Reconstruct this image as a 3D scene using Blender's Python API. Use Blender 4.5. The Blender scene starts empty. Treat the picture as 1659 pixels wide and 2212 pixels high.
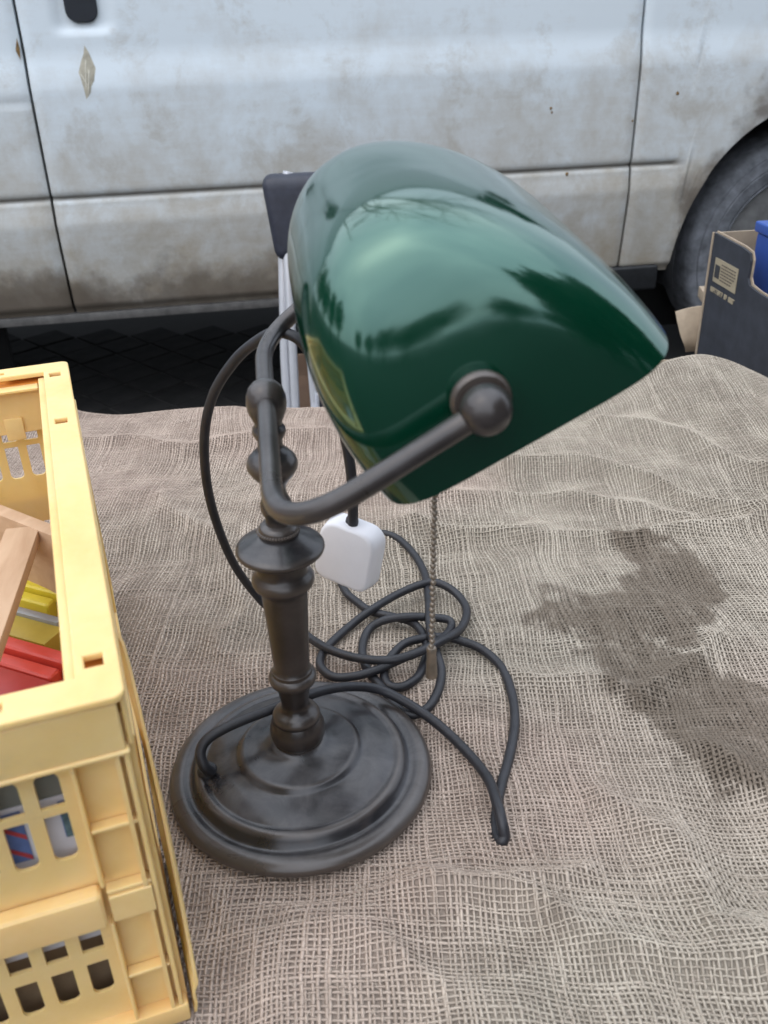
import bpy, bmesh, math, random
import numpy as np
from mathutils import Vector, Matrix

S = bpy.context.scene
COL = S.collection
R = math.radians
rng = np.random.default_rng(7)
random.seed(7)

# ------------------------------------------------------------------ camera
cam_d = bpy.data.cameras.new('camera')
cam = bpy.data.objects.new('camera', cam_d)
COL.objects.link(cam)
S.camera = cam
cam_d.sensor_fit = 'VERTICAL'
cam_d.sensor_height = 34.6
cam_d.lens = 34.6 / 2 * 1983.0 / 1106.0
cam_d.clip_start = 0.02
cam_d.clip_end = 400
_p, _r = R(29.3), R(1.75)
_f = Vector((0, math.cos(_p), -math.sin(_p)))
_u0 = Vector((1, 0, 0)).cross(_f)
_rt = math.cos(_r) * Vector((1, 0, 0)) - math.sin(_r) * _u0
_up = math.cos(_r) * _u0 + math.sin(_r) * Vector((1, 0, 0))
_m = Matrix((_rt, _up, -_f)).transposed().to_4x4()
_m.translation = Vector((0, 0, 0.51))
cam.matrix_world = _m
cam_d.dof.use_dof = True
cam_d.dof.focus_distance = 0.85
cam_d.dof.aperture_fstop = 11

# ------------------------------------------------------------------ sky, sun, exposure
SUN_DIR = Vector((-0.45, -0.30, 0.85)).normalized()       # towards the sun
W = bpy.data.worlds.new('World')
S.world = W
W.use_nodes = True
wn = W.node_tree.nodes
sky = wn.new('ShaderNodeTexSky')
sky.sky_type = 'NISHITA'
sky.sun_disc = False
sky.sun_elevation = math.asin(SUN_DIR.z)
sky.sun_rotation = math.atan2(SUN_DIR.x, SUN_DIR.y)
sky.air_density = 1.0
sky.dust_density = 4.0
sky.ozone_density = 1.0
wn['Background'].inputs['Strength'].default_value = 0.14
# thin, even cloud cover over the blue
wtc = wn.new('ShaderNodeTexCoord')
wno = wn.new('ShaderNodeTexNoise'); wno.inputs['Scale'].default_value = 2.2; wno.inputs['Detail'].default_value = 6
wrp = wn.new('ShaderNodeValToRGB')
wrp.color_ramp.elements[0].position = 0.35; wrp.color_ramp.elements[0].color = (6.4, 7.2, 8.5, 1)
wrp.color_ramp.elements[1].position = 0.68; wrp.color_ramp.elements[1].color = (9.2, 9.9, 10.9, 1)
wmx = wn.new('ShaderNodeMix'); wmx.data_type = 'RGBA'; wmx.inputs['Factor'].default_value = 0.82
wl = W.node_tree.links
wl.new(wtc.outputs['Generated'], wno.inputs['Vector']); wl.new(wno.outputs['Fac'], wrp.inputs[0])
wl.new(sky.outputs[0], wmx.inputs[6]); wl.new(wrp.outputs[0], wmx.inputs[7])
# an overcast sky is brighter overhead than at the horizon
wsx = wn.new('ShaderNodeSeparateXYZ'); wl.new(wtc.outputs['Generated'], wsx.inputs[0])
wmr = wn.new('ShaderNodeMapRange'); wmr.inputs[1].default_value = 0.0; wmr.inputs[2].default_value = 1.0
wmr.inputs[3].default_value = 0.62; wmr.inputs[4].default_value = 1.30
wl.new(wsx.outputs['Z'], wmr.inputs[0])
wsc = wn.new('ShaderNodeVectorMath'); wsc.operation = 'SCALE'
wl.new(wmx.outputs[2], wsc.inputs[0]); wl.new(wmr.outputs[0], wsc.inputs['Scale'])
wl.new(wsc.outputs[0], wn['Background'].inputs['Color'])
sd = bpy.data.lights.new('sun', 'SUN')
sd.energy = 0.8
sd.angle = R(150)
sd.color = (1.0, 0.97, 0.94)
sun = bpy.data.objects.new('sun', sd)
COL.objects.link(sun)
sun.rotation_euler = SUN_DIR.to_track_quat('Z', 'Y').to_euler()
S.view_settings.view_transform = 'Standard'
S.view_settings.look = 'None'
S.view_settings.gamma = 1
S.view_settings.exposure = 0.64

# ------------------------------------------------------------------ helpers
def tag(o, label=None, cat=None, group=None, kind=None):
    if label: o['label'] = label
    if cat: o['category'] = cat
    if group: o['group'] = group
    if kind: o['kind'] = kind
    return o

def empty(name, loc=(0, 0, 0), rz=0.0):
    o = bpy.data.objects.new(name, None)
    o.empty_display_size = 0.05
    COL.objects.link(o)
    o.location = loc
    o.rotation_euler = (0, 0, rz)
    return o

def link(name, me, mat, parent=None, loc=(0, 0, 0), rot=(0, 0, 0)):
    o = bpy.data.objects.new(name, me)
    COL.objects.link(o)
    if mat is not None and len(me.materials) == 0:
        me.materials.append(mat)
    o.location = loc
    o.rotation_euler = rot
    if parent is not None:
        o.parent = parent
    return o

def shade(me, smooth=True, angle=None):
    n = len(me.polygons)
    me.polygons.foreach_set('use_smooth', np.full(n, smooth))
    if smooth and angle:
        me.set_sharp_from_angle(angle=R(angle))
    me.update()

def pmesh(name, v, f, smooth=True, angle=40):
    me = bpy.data.meshes.new(name)
    me.from_pydata([tuple(map(float, p)) for p in v], [], [tuple(map(int, q)) for q in f])
    shade(me, smooth, angle)
    return me

def quads(name, V, Q, smooth=True):
    """big quad mesh straight from numpy arrays"""
    me = bpy.data.meshes.new(name)
    V = np.ascontiguousarray(V, np.float32).reshape(-1, 3)
    Q = np.ascontiguousarray(Q, np.int32).reshape(-1, 4)
    me.vertices.add(len(V)); me.vertices.foreach_set('co', V.ravel())
    me.loops.add(Q.size); me.loops.foreach_set('vertex_index', Q.ravel())
    me.polygons.add(len(Q))
    me.polygons.foreach_set('loop_start', np.arange(0, Q.size, 4, dtype=np.int32))
    me.polygons.foreach_set('use_smooth', np.full(len(Q), smooth))
    me.update(calc_edges=True)
    return me

def lathe(name, prof, n=64, angle=35, cap=True):
    """profile of (r, z) from bottom to top"""
    v, f = [], []
    t = [2 * math.pi * i / n for i in range(n)]
    for r, z in prof:
        for a in t:
            v.append((r * math.cos(a), r * math.sin(a), z))
    for k in range(len(prof) - 1):
        for i in range(n):
            j = (i + 1) % n
            f.append((k * n + i, k * n + j, (k + 1) * n + j, (k + 1) * n + i))
    if cap:
        f.append(tuple(range(n - 1, -1, -1)))
        f.append(tuple((len(prof) - 1) * n + i for i in range(n)))
    return pmesh(name, v, f, True, angle)

def spline(pts, per=8):
    """Catmull-Rom through the points (numpy n x 3)"""
    P = np.asarray(pts, float)
    P = np.vstack([2 * P[0] - P[1], P, 2 * P[-1] - P[-2]])
    out = []
    for i in range(1, len(P) - 2):
        p0, p1, p2, p3 = P[i - 1:i + 3]
        for t in np.linspace(0, 1, per, endpoint=False):
            out.append(0.5 * (2 * p1 + (p2 - p0) * t + (2 * p0 - 5 * p1 + 4 * p2 - p3) * t * t
                              + (3 * p1 - p0 - 3 * p2 + p3) * t ** 3))
    out.append(P[-2])
    return np.array(out)

def fillet(pts, rad, n=7):
    """round the inner corners of a polyline"""
    P = [Vector(p) for p in pts]
    out = [P[0]]
    for i in range(1, len(P) - 1):
        a, b, c = P[i - 1], P[i], P[i + 1]
        d1 = (a - b).normalized(); d2 = (c - b).normalized()
        half = d1.angle(d2) / 2
        L = min(rad / math.tan(half), 0.48 * (a - b).length, 0.48 * (c - b).length)
        s, e = b + d1 * L, b + d2 * L
        for k in range(n + 1):
            t = k / n
            out.append(s * (1 - t) ** 2 + b * 2 * t * (1 - t) + e * t * t)
    out.append(P[-1])
    return np.array([tuple(p) for p in out])

def tube(name, path, rad, n=12):
    P = [Vector(p) for p in path]
    m = len(P)
    rads = rad if hasattr(rad, '__len__') else [rad] * m
    v, f = [], []
    t0 = (P[1] - P[0]).normalized()
    side = t0.cross(Vector((0, 0, 1)) if abs(t0.z) < 0.9 else Vector((1, 0, 0))).normalized()
    for i in range(m):
        t = (P[min(i + 1, m - 1)] - P[max(i - 1, 0)]).normalized()
        side = (side - t * side.dot(t)).normalized()
        b = t.cross(side)
        for k in range(n):
            a = 2 * math.pi * k / n
            v.append(P[i] + (side * math.cos(a) + b * math.sin(a)) * rads[i])
    for i in range(m - 1):
        for k in range(n):
            j = (k + 1) % n
            f.append((i * n + k, i * n + j, (i + 1) * n + j, (i + 1) * n + k))
    f.append(tuple(range(n - 1, -1, -1)))
    f.append(tuple((m - 1) * n + k for k in range(n)))
    return pmesh(name, v, f, True, 50)

def bxm(name, boxes, bevel=0.0, seg=2, smooth=True):
    """one mesh out of boxes given as ((x0,x1),(y0,y1),(z0,z1))"""
    bm = bmesh.new()
    for (x0, x1), (y0, y1), (z0, z1) in boxes:
        m = Matrix.Translation(((x0 + x1) / 2, (y0 + y1) / 2, (z0 + z1) / 2)) @ \
            Matrix.Diagonal((x1 - x0, y1 - y0, z1 - z0, 1))
        bmesh.ops.create_cube(bm, size=1, matrix=m)
    if bevel > 0:
        bmesh.ops.bevel(bm, geom=bm.edges[:], offset=bevel, segments=seg, affect='EDGES', profile=0.6)
    me = bpy.data.meshes.new(name)
    bm.to_mesh(me); bm.free()
    shade(me, smooth, 35)
    return me

def plate(name, outer, holes=(), thick=0.003, bevel=0.0):
    """flat plate in its local XY plane with holes, thickness along Z"""
    cu = bpy.data.curves.new(name, 'CURVE')
    cu.dimensions = '2D'
    cu.fill_mode = 'BOTH'
    cu.extrude = thick / 2
    cu.bevel_depth = bevel
    cu.bevel_resolution = 1
    for loop in [outer] + list(holes):
        sp = cu.splines.new('POLY')
        sp.points.add(len(loop) - 1)
        for q, p in zip(sp.points, loop):
            q.co = (p[0], p[1], 0, 1)
        sp.use_cyclic_u = True
    ob = bpy.data.objects.new(name, cu)
    COL.objects.link(ob)
    dg = bpy.context.evaluated_depsgraph_get()
    dg.update()
    me = bpy.data.meshes.new_from_object(ob.evaluated_get(dg))
    bpy.data.objects.remove(ob)
    bpy.data.curves.remove(cu)
    me.name = name
    shade(me, False)
    return me

def xf(me, M):
    me.transform(M)
    me.update()
    return me

def rrect(x0, x1, y0, y1, rt=0.0, rb=0.0, n=6):
    """rectangle with its top and bottom corners rounded"""
    out = []
    def arc(cx, cy, r, a0):
        if r <= 0:
            out.append((cx, cy)); return
        for k in range(n + 1):
            a = a0 + math.pi / 2 * k / n
            out.append((cx + r * math.cos(a), cy + r * math.sin(a)))
    arc(x1 - rt, y1 - rt, rt, 0)
    arc(x0 + rt, y1 - rt, rt, math.pi / 2)
    arc(x0 + rb, y0 + rb, rb, math.pi)
    arc(x1 - rb, y0 + rb, rb, 3 * math.pi / 2)
    return out

# numpy value noise
_tab = rng.random((256, 256))
def vnoise(x, y):
    xi = np.floor(x).astype(int); yi = np.floor(y).astype(int)
    fx = x - xi; fy = y - yi
    fx = fx * fx * fx * (fx * (fx * 6 - 15) + 10); fy = fy * fy * fy * (fy * (fy * 6 - 15) + 10)
    g = lambda a, b: _tab[a % 256, b % 256]
    return ((g(xi, yi) * (1 - fx) + g(xi + 1, yi) * fx) * (1 - fy)
            + (g(xi, yi + 1) * (1 - fx) + g(xi + 1, yi + 1) * fx) * fy) * 2 - 1
def fbm(x, y, o=3):
    s, a = 0, 1
    for k in range(o):
        s = s + a * vnoise(x * 2 ** k + 17.3 * k, y * 2 ** k + 5.1 * k)
        a *= 0.5
    return s

# ------------------------------------------------------------------ materials
class Mat:
    def __init__(s, name):
        s.m = bpy.data.materials.new(name)
        s.m.use_nodes = True
        s.n = s.m.node_tree.nodes; s.l = s.m.node_tree.links
        s.b = s.n['Principled BSDF']
        s.tc = s.n.new('ShaderNodeTexCoord')
    def set(s, **k):
        for a, v in k.items():
            key = a.replace('_', ' ')
            s.b.inputs[key].default_value = v if not (isinstance(v, tuple) and len(v) == 3) else (*v, 1)
        return s
    def noise(s, scale, detail=4, rough=0.5, dist=0.0, stretch=None, co='Object'):
        nz = s.n.new('ShaderNodeTexNoise')
        nz.inputs['Scale'].default_value = scale
        nz.inputs['Detail'].default_value = detail
        nz.inputs['Roughness'].default_value = rough
        nz.inputs['Distortion'].default_value = dist
        src = s.tc.outputs[co]
        if stretch:
            mp = s.n.new('ShaderNodeMapping')
            mp.inputs['Scale'].default_value = stretch
            s.l.new(src, mp.inputs[0]); src = mp.outputs[0]
        s.l.new(src, nz.inputs['Vector'])
        return nz.outputs['Fac']
    def math(s, op, a, b=None, c=None, clamp=False):
        n = s.n.new('ShaderNodeMath'); n.operation = op; n.use_clamp = clamp
        for i, v in enumerate((a, b, c)):
            if v is None: continue
            if isinstance(v, (int, float)): n.inputs[i].default_value = v
            else: s.l.new(v, n.inputs[i])
        return n.outputs[0]
    def ramp(s, fac, stops):
        r = s.n.new('ShaderNodeValToRGB')
        e = r.color_ramp.elements
        while len(e) < len(stops): e.new(0.5)
        for q, (p, c) in zip(e, stops):
            q.position = p
            q.color = (*c, 1) if isinstance(c, tuple) else (c, c, c, 1)
        s.l.new(fac, r.inputs[0])
        return r.outputs[0]
    def mix(s, fac, a, b):
        n = s.n.new('ShaderNodeMix'); n.data_type = 'RGBA'
        for sock, v in ((n.inputs['Factor'], fac), (n.inputs[6], a), (n.inputs[7], b)):
            if isinstance(v, tuple): sock.default_value = (*v, 1)
            elif isinstance(v, (int, float)): sock.default_value = v
            else: s.l.new(v, sock)
        return n.outputs[2]
    def xyz(s, co='Object'):
        n = s.n.new('ShaderNodeSeparateXYZ')
        s.l.new(s.tc.outputs[co], n.inputs[0])
        return n.outputs
    def out(s, sock, name):
        s.l.new(sock, s.b.inputs[name])
    def bump(s, h, strength=0.3, dist=0.001):
        b = s.n.new('ShaderNodeBump')
        b.inputs['Strength'].default_value = strength
        b.inputs['Distance'].default_value = dist
        s.l.new(h, b.inputs['Height'])
        s.l.new(b.outputs[0], s.b.inputs['Normal'])

def simple(name, col, rough=0.5, metal=0.0, var=0.15, scale=30, bump=0.0, bscale=200, bdist=0.0005, **k):
    m = Mat(name)
    m.set(Roughness=rough, Metallic=metal, **k)
    n = m.noise(scale, 5, 0.6)
    dark = tuple(c * (1 - var) for c in col); lite = tuple(min(1, c * (1 + var)) for c in col)
    m.out(m.ramp(n, [(0.3, dark), (0.7, lite)]), 'Base Color')
    if bump:
        m.bump(m.noise(bscale, 4, 0.6), bump, bdist)
    return m.m

# -- bronzed lamp metal: dark brown, greyer where handled and dusty, rubbed brown at the edges
def mat_bronze(name, c0, c1, c2, r0, r1):
    m = Mat(name)
    n1 = m.noise(20, 6, 0.62, 0.6); n2 = m.noise(160, 4, 0.6)
    base = m.ramp(n1, [(0.32, c0), (0.52, c1), (0.72, c2)])
    worn = m.ramp(m.noise(14, 3, 0.5, 0.8), [(0.58, 0.0), (0.74, 0.4)])
    col = m.mix(worn, base, (0.075, 0.048, 0.034))
    geo = m.n.new('ShaderNodeNewGeometry')
    edge = m.ramp(geo.outputs['Pointiness'], [(0.515, 0.0), (0.56, 0.8)])
    col = m.mix(edge, col, (0.095, 0.075, 0.062))
    sn = m.n.new('ShaderNodeSeparateXYZ'); m.l.new(geo.outputs['Normal'], sn.inputs[0])
    dust = m.math('MULTIPLY', m.ramp(sn.outputs['Z'], [(0.60, 0.0), (0.97, 0.38)]), m.ramp(m.noise(34, 7, 0.7, 0.5), [(0.40, 0.0), (0.66, 1.0)]))
    m.out(m.mix(dust, col, (0.125, 0.118, 0.115)), 'Base Color')
    m.out(m.ramp(n1, [(0.3, r0), (0.7, r1)]), 'Roughness')
    m.set(Metallic=0.15, Specular_IOR_Level=0.5, Coat_Weight=0.25, Coat_Roughness=0.16)
    m.bump(n2, 0.14, 0.0006)
    return m.m
M_BRONZE = mat_bronze('aged_bronze', (0.009, 0.008, 0.009), (0.020, 0.0185, 0.021), (0.050, 0.047, 0.051), 0.24, 0.42)
M_BRONZED = mat_bronze('dark_bronze', (0.016, 0.012, 0.011), (0.034, 0.026, 0.023), (0.065, 0.052, 0.047), 0.28, 0.44)

def mat_glass():
    m = Mat('green_glass')
    n = m.noise(9, 4, 0.5)
    m.out(m.ramp(n, [(0.3, (0.0008, 0.021, 0.0105)), (0.7, (0.0013, 0.033, 0.0160))]), 'Base Color')
    dust = m.noise(55, 7, 0.7)
    m.out(m.ramp(dust, [(0.35, 0.085), (0.8, 0.165)]), 'Roughness')
    m.set(IOR=2.05, Coat_Weight=0.08, Coat_Roughness=0.05)
    m.b.inputs['Specular Tint'].default_value = (0.62, 1.0, 0.88, 1)
    m.bump(m.noise(16, 2, 0.5, 0.4), 0.10, 0.004)
    return m.m
M_GLASS = mat_glass()
M_OPAL = simple('opal_white_glass', (0.75, 0.77, 0.72), 0.25, var=0.03)
M_CHAIN = simple('dull_chain', (0.24, 0.20, 0.16), 0.4, 0.7, var=0.3, scale=120)
M_BRASS = simple('tarnished_brass', (0.20, 0.14, 0.07), 0.38, 0.85, var=0.35, scale=120)
M_CORD = simple('black_rubber_cord', (0.018, 0.018, 0.022), 0.48, var=0.3, scale=60, bump=0.15, bscale=300)
M_PLUG = simple('white_plastic', (0.78, 0.77, 0.80), 0.38, var=0.03, scale=40, bump=0.05, bscale=80)
M_HOLE = simple('socket_dark', (0.01, 0.01, 0.01), 0.7)

# ------------------------------------------------------------------ pavement under everything
Z0 = -0.50
def mat_pavement():
    m = Mat('pavement_stone')
    n = m.noise(7, 6, 0.6)
    m.out(m.ramp(n, [(0.3, (0.010, 0.010, 0.010)), (0.7, (0.024, 0.023, 0.022))]), 'Base Color')
    m.set(Roughness=0.95, Specular_IOR_Level=0.15)
    m.bump(m.noise(45, 5, 0.65), 0.5, 0.004)
    return m.m
M_PAVE = mat_pavement()
g = pmesh('pavement', [(-60, -60, 0), (60, -60, 0), (60, 60, 0), (-60, 60, 0)], [(0, 1, 2, 3)], False)
pave = tag(link('pavement', g, simple('joint_sand', (0.014, 0.013, 0.012), 0.9, scale=20, bump=0.4, bscale=120, bdist=0.003), loc=(0, 0, Z0 - 0.003)), kind='structure')
pv = bxm('paver', [((-.064, .064), (-.064, .064), (-.03, .0125))], 0.003, 1)
pv.materials.append(M_PAVE)
ca, sa = math.cos(R(45)), math.sin(R(45))
for i in range(-11, 12):
    for j in range(-11, 12):
        lx, ly = i * 0.132, j * 0.132
        x, y = -0.5 + lx * ca - ly * sa, 2.65 + lx * sa + ly * ca
        if not (-1.5 < x < 0.35 and 2.10 < y < 3.20): continue
        link('paver', pv, None, pave, (x, y, -.009 + random.uniform(-.0015, .0015)), (random.uniform(-.006, .006), random.uniform(-.006, .006), R(45) + random.uniform(-.03, .03)))

# ------------------------------------------------------------------ table with the sacking cloth
EDGE_Y, EDGE_X0, EDGE_X1, EDGE_N = 1.225, -0.70, 0.66, 0.20
tbl = tag(empty('trestle_table', (-0.05, 0.64, Z0)), 'low wooden trestle table hidden under the brown sacking cloth', 'table')
M_WOODT = simple('plain_board', (0.20, 0.14, 0.085), 0.6, scale=12, var=0.3)
for k in range(4):
    y0 = -0.41 + k * 0.2450
    link('plank', bxm('plank', [((-.63, .69), (y0, y0 + .242), (.455, .482))], 0.003), M_WOODT, tbl)
for sx in (-.52, .56):
    link('crossbar', bxm('crossbar', [((sx - .03, sx + .03), (-.38, .54), (.405, .4545))], 0.004), M_WOODT, tbl)
    for sy in (-.33, .42):
        link('leg', bxm('leg', [((sx - .028, sx + .028), (sy - .028, sy + .028), (0.001, .4045))], 0.004), M_WOODT, tbl)

LB = np.array([-0.068, 0.509])                  # lamp base centre
CR_O = np.array([-0.1195, 0.3205]); CR_A = R(19)  # near right foot of the yellow crate

def seg_dist(x, y, pts):
    d = np.full(x.shape, 9.0)
    for (ax, ay), (bx, by) in zip(pts[:-1], pts[1:]):
        vx, vy = bx - ax, by - ay
        t = np.clip(((x - ax) * vx + (y - ay) * vy) / (vx * vx + vy * vy), 0, 1)
        d = np.minimum(d, np.hypot(x - ax - t * vx, y - ay - t * vy))
    return d

RIDGES = [  # folds of the cloth: points, height, width
    ([(.17, 1.02), (.26, 1.00), (.33, .93), (.42, .85), (.50, .80), (.62, .74)], .016, .022),
    ([(.03, .86), (.14, .83), (.25, .81), (.36, .83), (.45, .86)], .012, .020),
    ([(.07, .95), (.20, .91), (.33, .87)], .008, .018),
    ([(.30, 1.12), (.40, 1.02), (.47, .93)], .012, .028),
    ([(.10, .62), (.20, .60), (.28, .655)], .007, .018),
    ([(.15, .47), (.19, .42), (.19, .36), (.26, .33)], .009, .022),
    ([(.02, .39), (.10, .36), (.20, .335), (.30, .30)], .008, .018),
    ([(-.06, .37), (.0, .34), (.06, .30)], .007, .016),
    ([(-.11, .40), (-.02, .375), (.05, .38), (.12, .41)], .006, .013),
    ([(-.26, .95), (-.18, .86), (-.13, .74), (-.15, .66)], .006, .020),
    ([(-.42, 1.14), (-.25, 1.10), (-.08, 1.12)], .007, .022),
    ([(.26, .52), (.30, .44), (.28, .36)], .010, .025),
]
def height(x, y):
    h = 0.0085 * fbm(x * 5.5 + 3, y * 5.5, 2) + 0.0026 * fbm(x * 17, y * 15 + 9, 2)
    wx = x + 0.018 * fbm(x * 11, y * 11 + 4, 2); wy = y + 0.018 * fbm(x * 11 + 8, y * 11, 2)
    for pts, a, w in RIDGES:
        d = seg_dist(wx, wy, pts)
        h = h + 1.2 * a * np.exp(-(d / (w * .75)) ** 1.5)
    # something lumpy pushed under the far right end
    h = h + 0.058 * np.exp(-((x - .455) / .10) ** 2 - ((y - 1.22) / .14) ** 2)
    h = h + 0.062 * np.exp(-((x - .62) / .10) ** 2 - ((y - 1.02) / .09) ** 2)
    h = h + 0.020 * np.exp(-(seg_dist(wx, wy, [(.60, 1.08), (.50, 1.02), (.47, .95), (.53, .88)]) / .022) ** 1.6)
    h = h - 0.012 * np.exp(-((x - .55) / .05) ** 2 - ((y - .90) / .05) ** 2)
    # flat under lamp and crate
    d = np.hypot(x - LB[0], y - LB[1])
    m = np.clip((d - 0.100) / 0.05, 0, 1); m = m * m * (3 - 2 * m)
    cx = (x - CR_O[0]) * math.cos(CR_A) + (y - CR_O[1]) * math.sin(CR_A)
    cy = -(x - CR_O[0]) * math.sin(CR_A) + (y - CR_O[1]) * math.cos(CR_A)
    dc = np.maximum(np.maximum(cx - 0.014, -0.36 - cx), np.maximum(-0.004 - cy, cy - 0.48))
    mc = np.clip(dc / 0.035, 0, 1); mc = mc * mc * (3 - 2 * mc)
    return (h + 0.004) * np.minimum(m, mc) - 0.0022

def drape(x, y):
    """cloth surface point for flat cloth coordinates, hanging over the table edges"""
    z = height(x, y)
    X, Y = x.copy(), y.copy()
    rad = 0.02
    e = EDGE_Y + 0.006 * fbm(x * 6, x * 0 + 2.5, 2)
    s = np.maximum(y - e, 0); a = np.minimum(s / rad, math.pi / 2)
    Y = np.where(s > 0, e + rad * np.sin(a) + 0.004 * np.sin(x * 40) * np.minimum(s, 1), Y)
    z = np.where(s > 0, z - rad * (1 - np.cos(a)) - np.maximum(s - rad * math.pi / 2, 0), z)
    for ed, sg in ((EDGE_X1, 1), (-EDGE_X0, -1)):
        s = np.maximum(sg * x - ed, 0); a = np.minimum(s / rad, math.pi / 2)
        X = np.where(s > 0, sg * (ed + rad * np.sin(a)), X)
        z = np.where(s > 0, z - rad * (1 - np.cos(a)) - np.maximum(s - rad * math.pi / 2, 0), z)
    s = np.maximum(EDGE_N - y, 0); a = np.minimum(s / rad, math.pi / 2)
    Y = np.where(s > 0, EDGE_N - rad * np.sin(a), Y)
    z = np.where(s > 0, z - rad * (1 - np.cos(a)) - np.maximum(s - rad * math.pi / 2, 0), z)
    return X, Y, z

def poly_sd(x, y, P):
    """signed distance (negative inside) to polygon"""
    P = np.asarray(P)
    d = seg_dist(x, y, list(map(tuple, np.vstack([P, P[:1]]))))
    ins = np.zeros(x.shape, bool)
    j = len(P) - 1
    for i in range(len(P)):
        c = ((P[i, 1] > y) != (P[j, 1] > y)) & (x < (P[j, 0] - P[i, 0]) * (y - P[i, 1]) / (P[j, 1] - P[i, 1] + 1e-12) + P[i, 0])
        ins ^= c; j = i
    return np.where(ins, -d, d)

STAINS_AND_PATCH = [
    [(.243, .845), (.262, .82), (.292, .808), (.325, .775), (.332, .745), (.322, .707), (.273, .652), (.214, .648), (.167, .657), (.135, .690), (.146, .721), (.19, .715), (.228, .73), (.25, .77), (.238, .81)],
    [(.17, .640), (.229, .648), (.277, .617), (.312, .574), (.36, .53), (.40, .45), (.34, .42), (.267, .462), (.242, .487), (.219, .537), (.203, .588)],
    [(.50, .96), (.56, .95), (.62, .90), (.60, .86), (.53, .88), (.49, .91)],  # softer, fainter dark patch in the hollow at the far right
]
def stain(x, y):
    wx = x + 0.015 * fbm(x * 34, y * 34, 4); wy = y + 0.015 * fbm(x * 34 + 7, y * 34 + 3, 4)
    s = 0
    for k, P in enumerate(STAINS_AND_PATCH):
        s = np.maximum(s, np.clip(0.75 - poly_sd(wx, wy, P) / (0.012 if k < 2 else .03) + .40 * vnoise(x * 130, y * 130), 0, 1) * (1, 1, .7)[k])
    g = vnoise(x * 260, y * 260) * .5 + vnoise(x * 90 + 5, y * 90) * .5
    return np.clip(s * (1 + .35 * g) - .12 * (g > .35) , 0, 1)

SP = 0.0034
def build_weave():
    us = np.arange(EDGE_X0 - 0.05, EDGE_X1 + 0.05, SP)
    vs = np.arange(EDGE_N - 0.06, EDGE_Y + 0.10, SP)
    nu, nv = len(us), len(vs)
    U, V = np.meshgrid(us, vs, indexing='ij')
    # the weave is pulled about: yarns wander
    a = R(5)
    Xf = U + 0.010 * fbm(U * 3.2, V * 3.2, 2) + 0.0030 * fbm(U * 17 + 3, V * 17, 2) + 0.06 * (V - .5) * -math.sin(a)
    Yf = V + 0.009 * fbm(U * 3.4 + 40, V * 3.4, 2) + 0.0030 * fbm(U * 17 + 9, V * 17 + 2, 2)
    Xf = Xf + rng.normal(0, .00035, (nu, 1)) + 0.0005 * vnoise(U * 400, V * 60)
    Yf = Yf + rng.normal(0, .00035, (1, nv)) + 0.0005 * vnoise(U * 60 + 5, V * 400)
    X, Y, Z = drape(Xf, Yf)
    I, J = np.meshgrid(np.arange(nu), np.arange(nv), indexing='ij')
    sgn = np.where((I + J) % 2 == 0, 1.0, -1.0)
    st = stain(Xf, Yf)
    amp = 0.00038
    Vs, Qs, Cs = [], [], []
    off = 0
    for kind in (0, 1):
        wv = 0.00094 * (1 + 0.38 * vnoise(U * (300 if kind == 0 else 35), V * (35 if kind == 0 else 300) + 11 * kind)
                        + (0.10 * rng.normal(size=(nu, 1)) if kind == 0 else 0.10 * rng.normal(size=(1, nv))))
        wv = np.clip(wv, 0.0005, 0.0017) * (1.08 if kind == 0 else 0.95)
        wv = wv * (1 + 0.55 * st)
        zc = Z + (sgn if kind == 0 else -sgn) * amp
        dx = wv if kind == 0 else 0
        dy = 0 if kind == 0 else wv
        th = 0.00050
        ring = [np.stack([X - dx, Y - dy, zc], -1), np.stack([X, Y, zc + th], -1),
                np.stack([X + dx, Y + dy, zc], -1), np.stack([X, Y, zc - th], -1)]
        A = np.stack(ring, 2)                       # nu, nv, 4, 3
        tone = np.clip(0.5 + (0.07 * rng.normal(size=(nu, 1)) if kind == 0 else 0.07 * rng.normal(size=(1, nv)))
                       + 0.16 * fbm(Xf * 40, Yf * 40, 2) + 0.10 * rng.normal(size=(nu, nv)) + (0.05 if kind == 0 else -0.02), 0, 1)
        C = np.stack([st, tone, np.clip(0.5 + 0.5 * fbm(Xf * 4, Yf * 4 + 3, 2) - 1.2 * (Xf - .1), 0, 1), np.ones_like(st)], -1)
        Cs.append(np.repeat(C[:, :, None, :], 4, 2).reshape(-1, 4))
        idx = off + np.arange(nu * nv * 4).reshape(nu, nv, 4)
        Vs.append(A.reshape(-1, 3)); off += nu * nv * 4
        if kind == 0: a0, a1 = idx[:, :-1], idx[:, 1:]
        else: a0, a1 = idx[:-1], idx[1:]
        for k in range(4):
            j = (k + 1) % 4
            q = np.stack([a0[..., k], a0[..., j], a1[..., j], a1[..., k]], -1)
            if kind == 0: q = q[..., ::-1]
            Qs.append(q.reshape(-1, 4))
    me = quads('weave', np.concatenate(Vs), np.concatenate(Qs))
    at = me.color_attributes.new('fibre', 'FLOAT_COLOR', 'POINT')
    at.data.foreach_set('color', np.concatenate(Cs).astype(np.float32).ravel())
    return me

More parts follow.
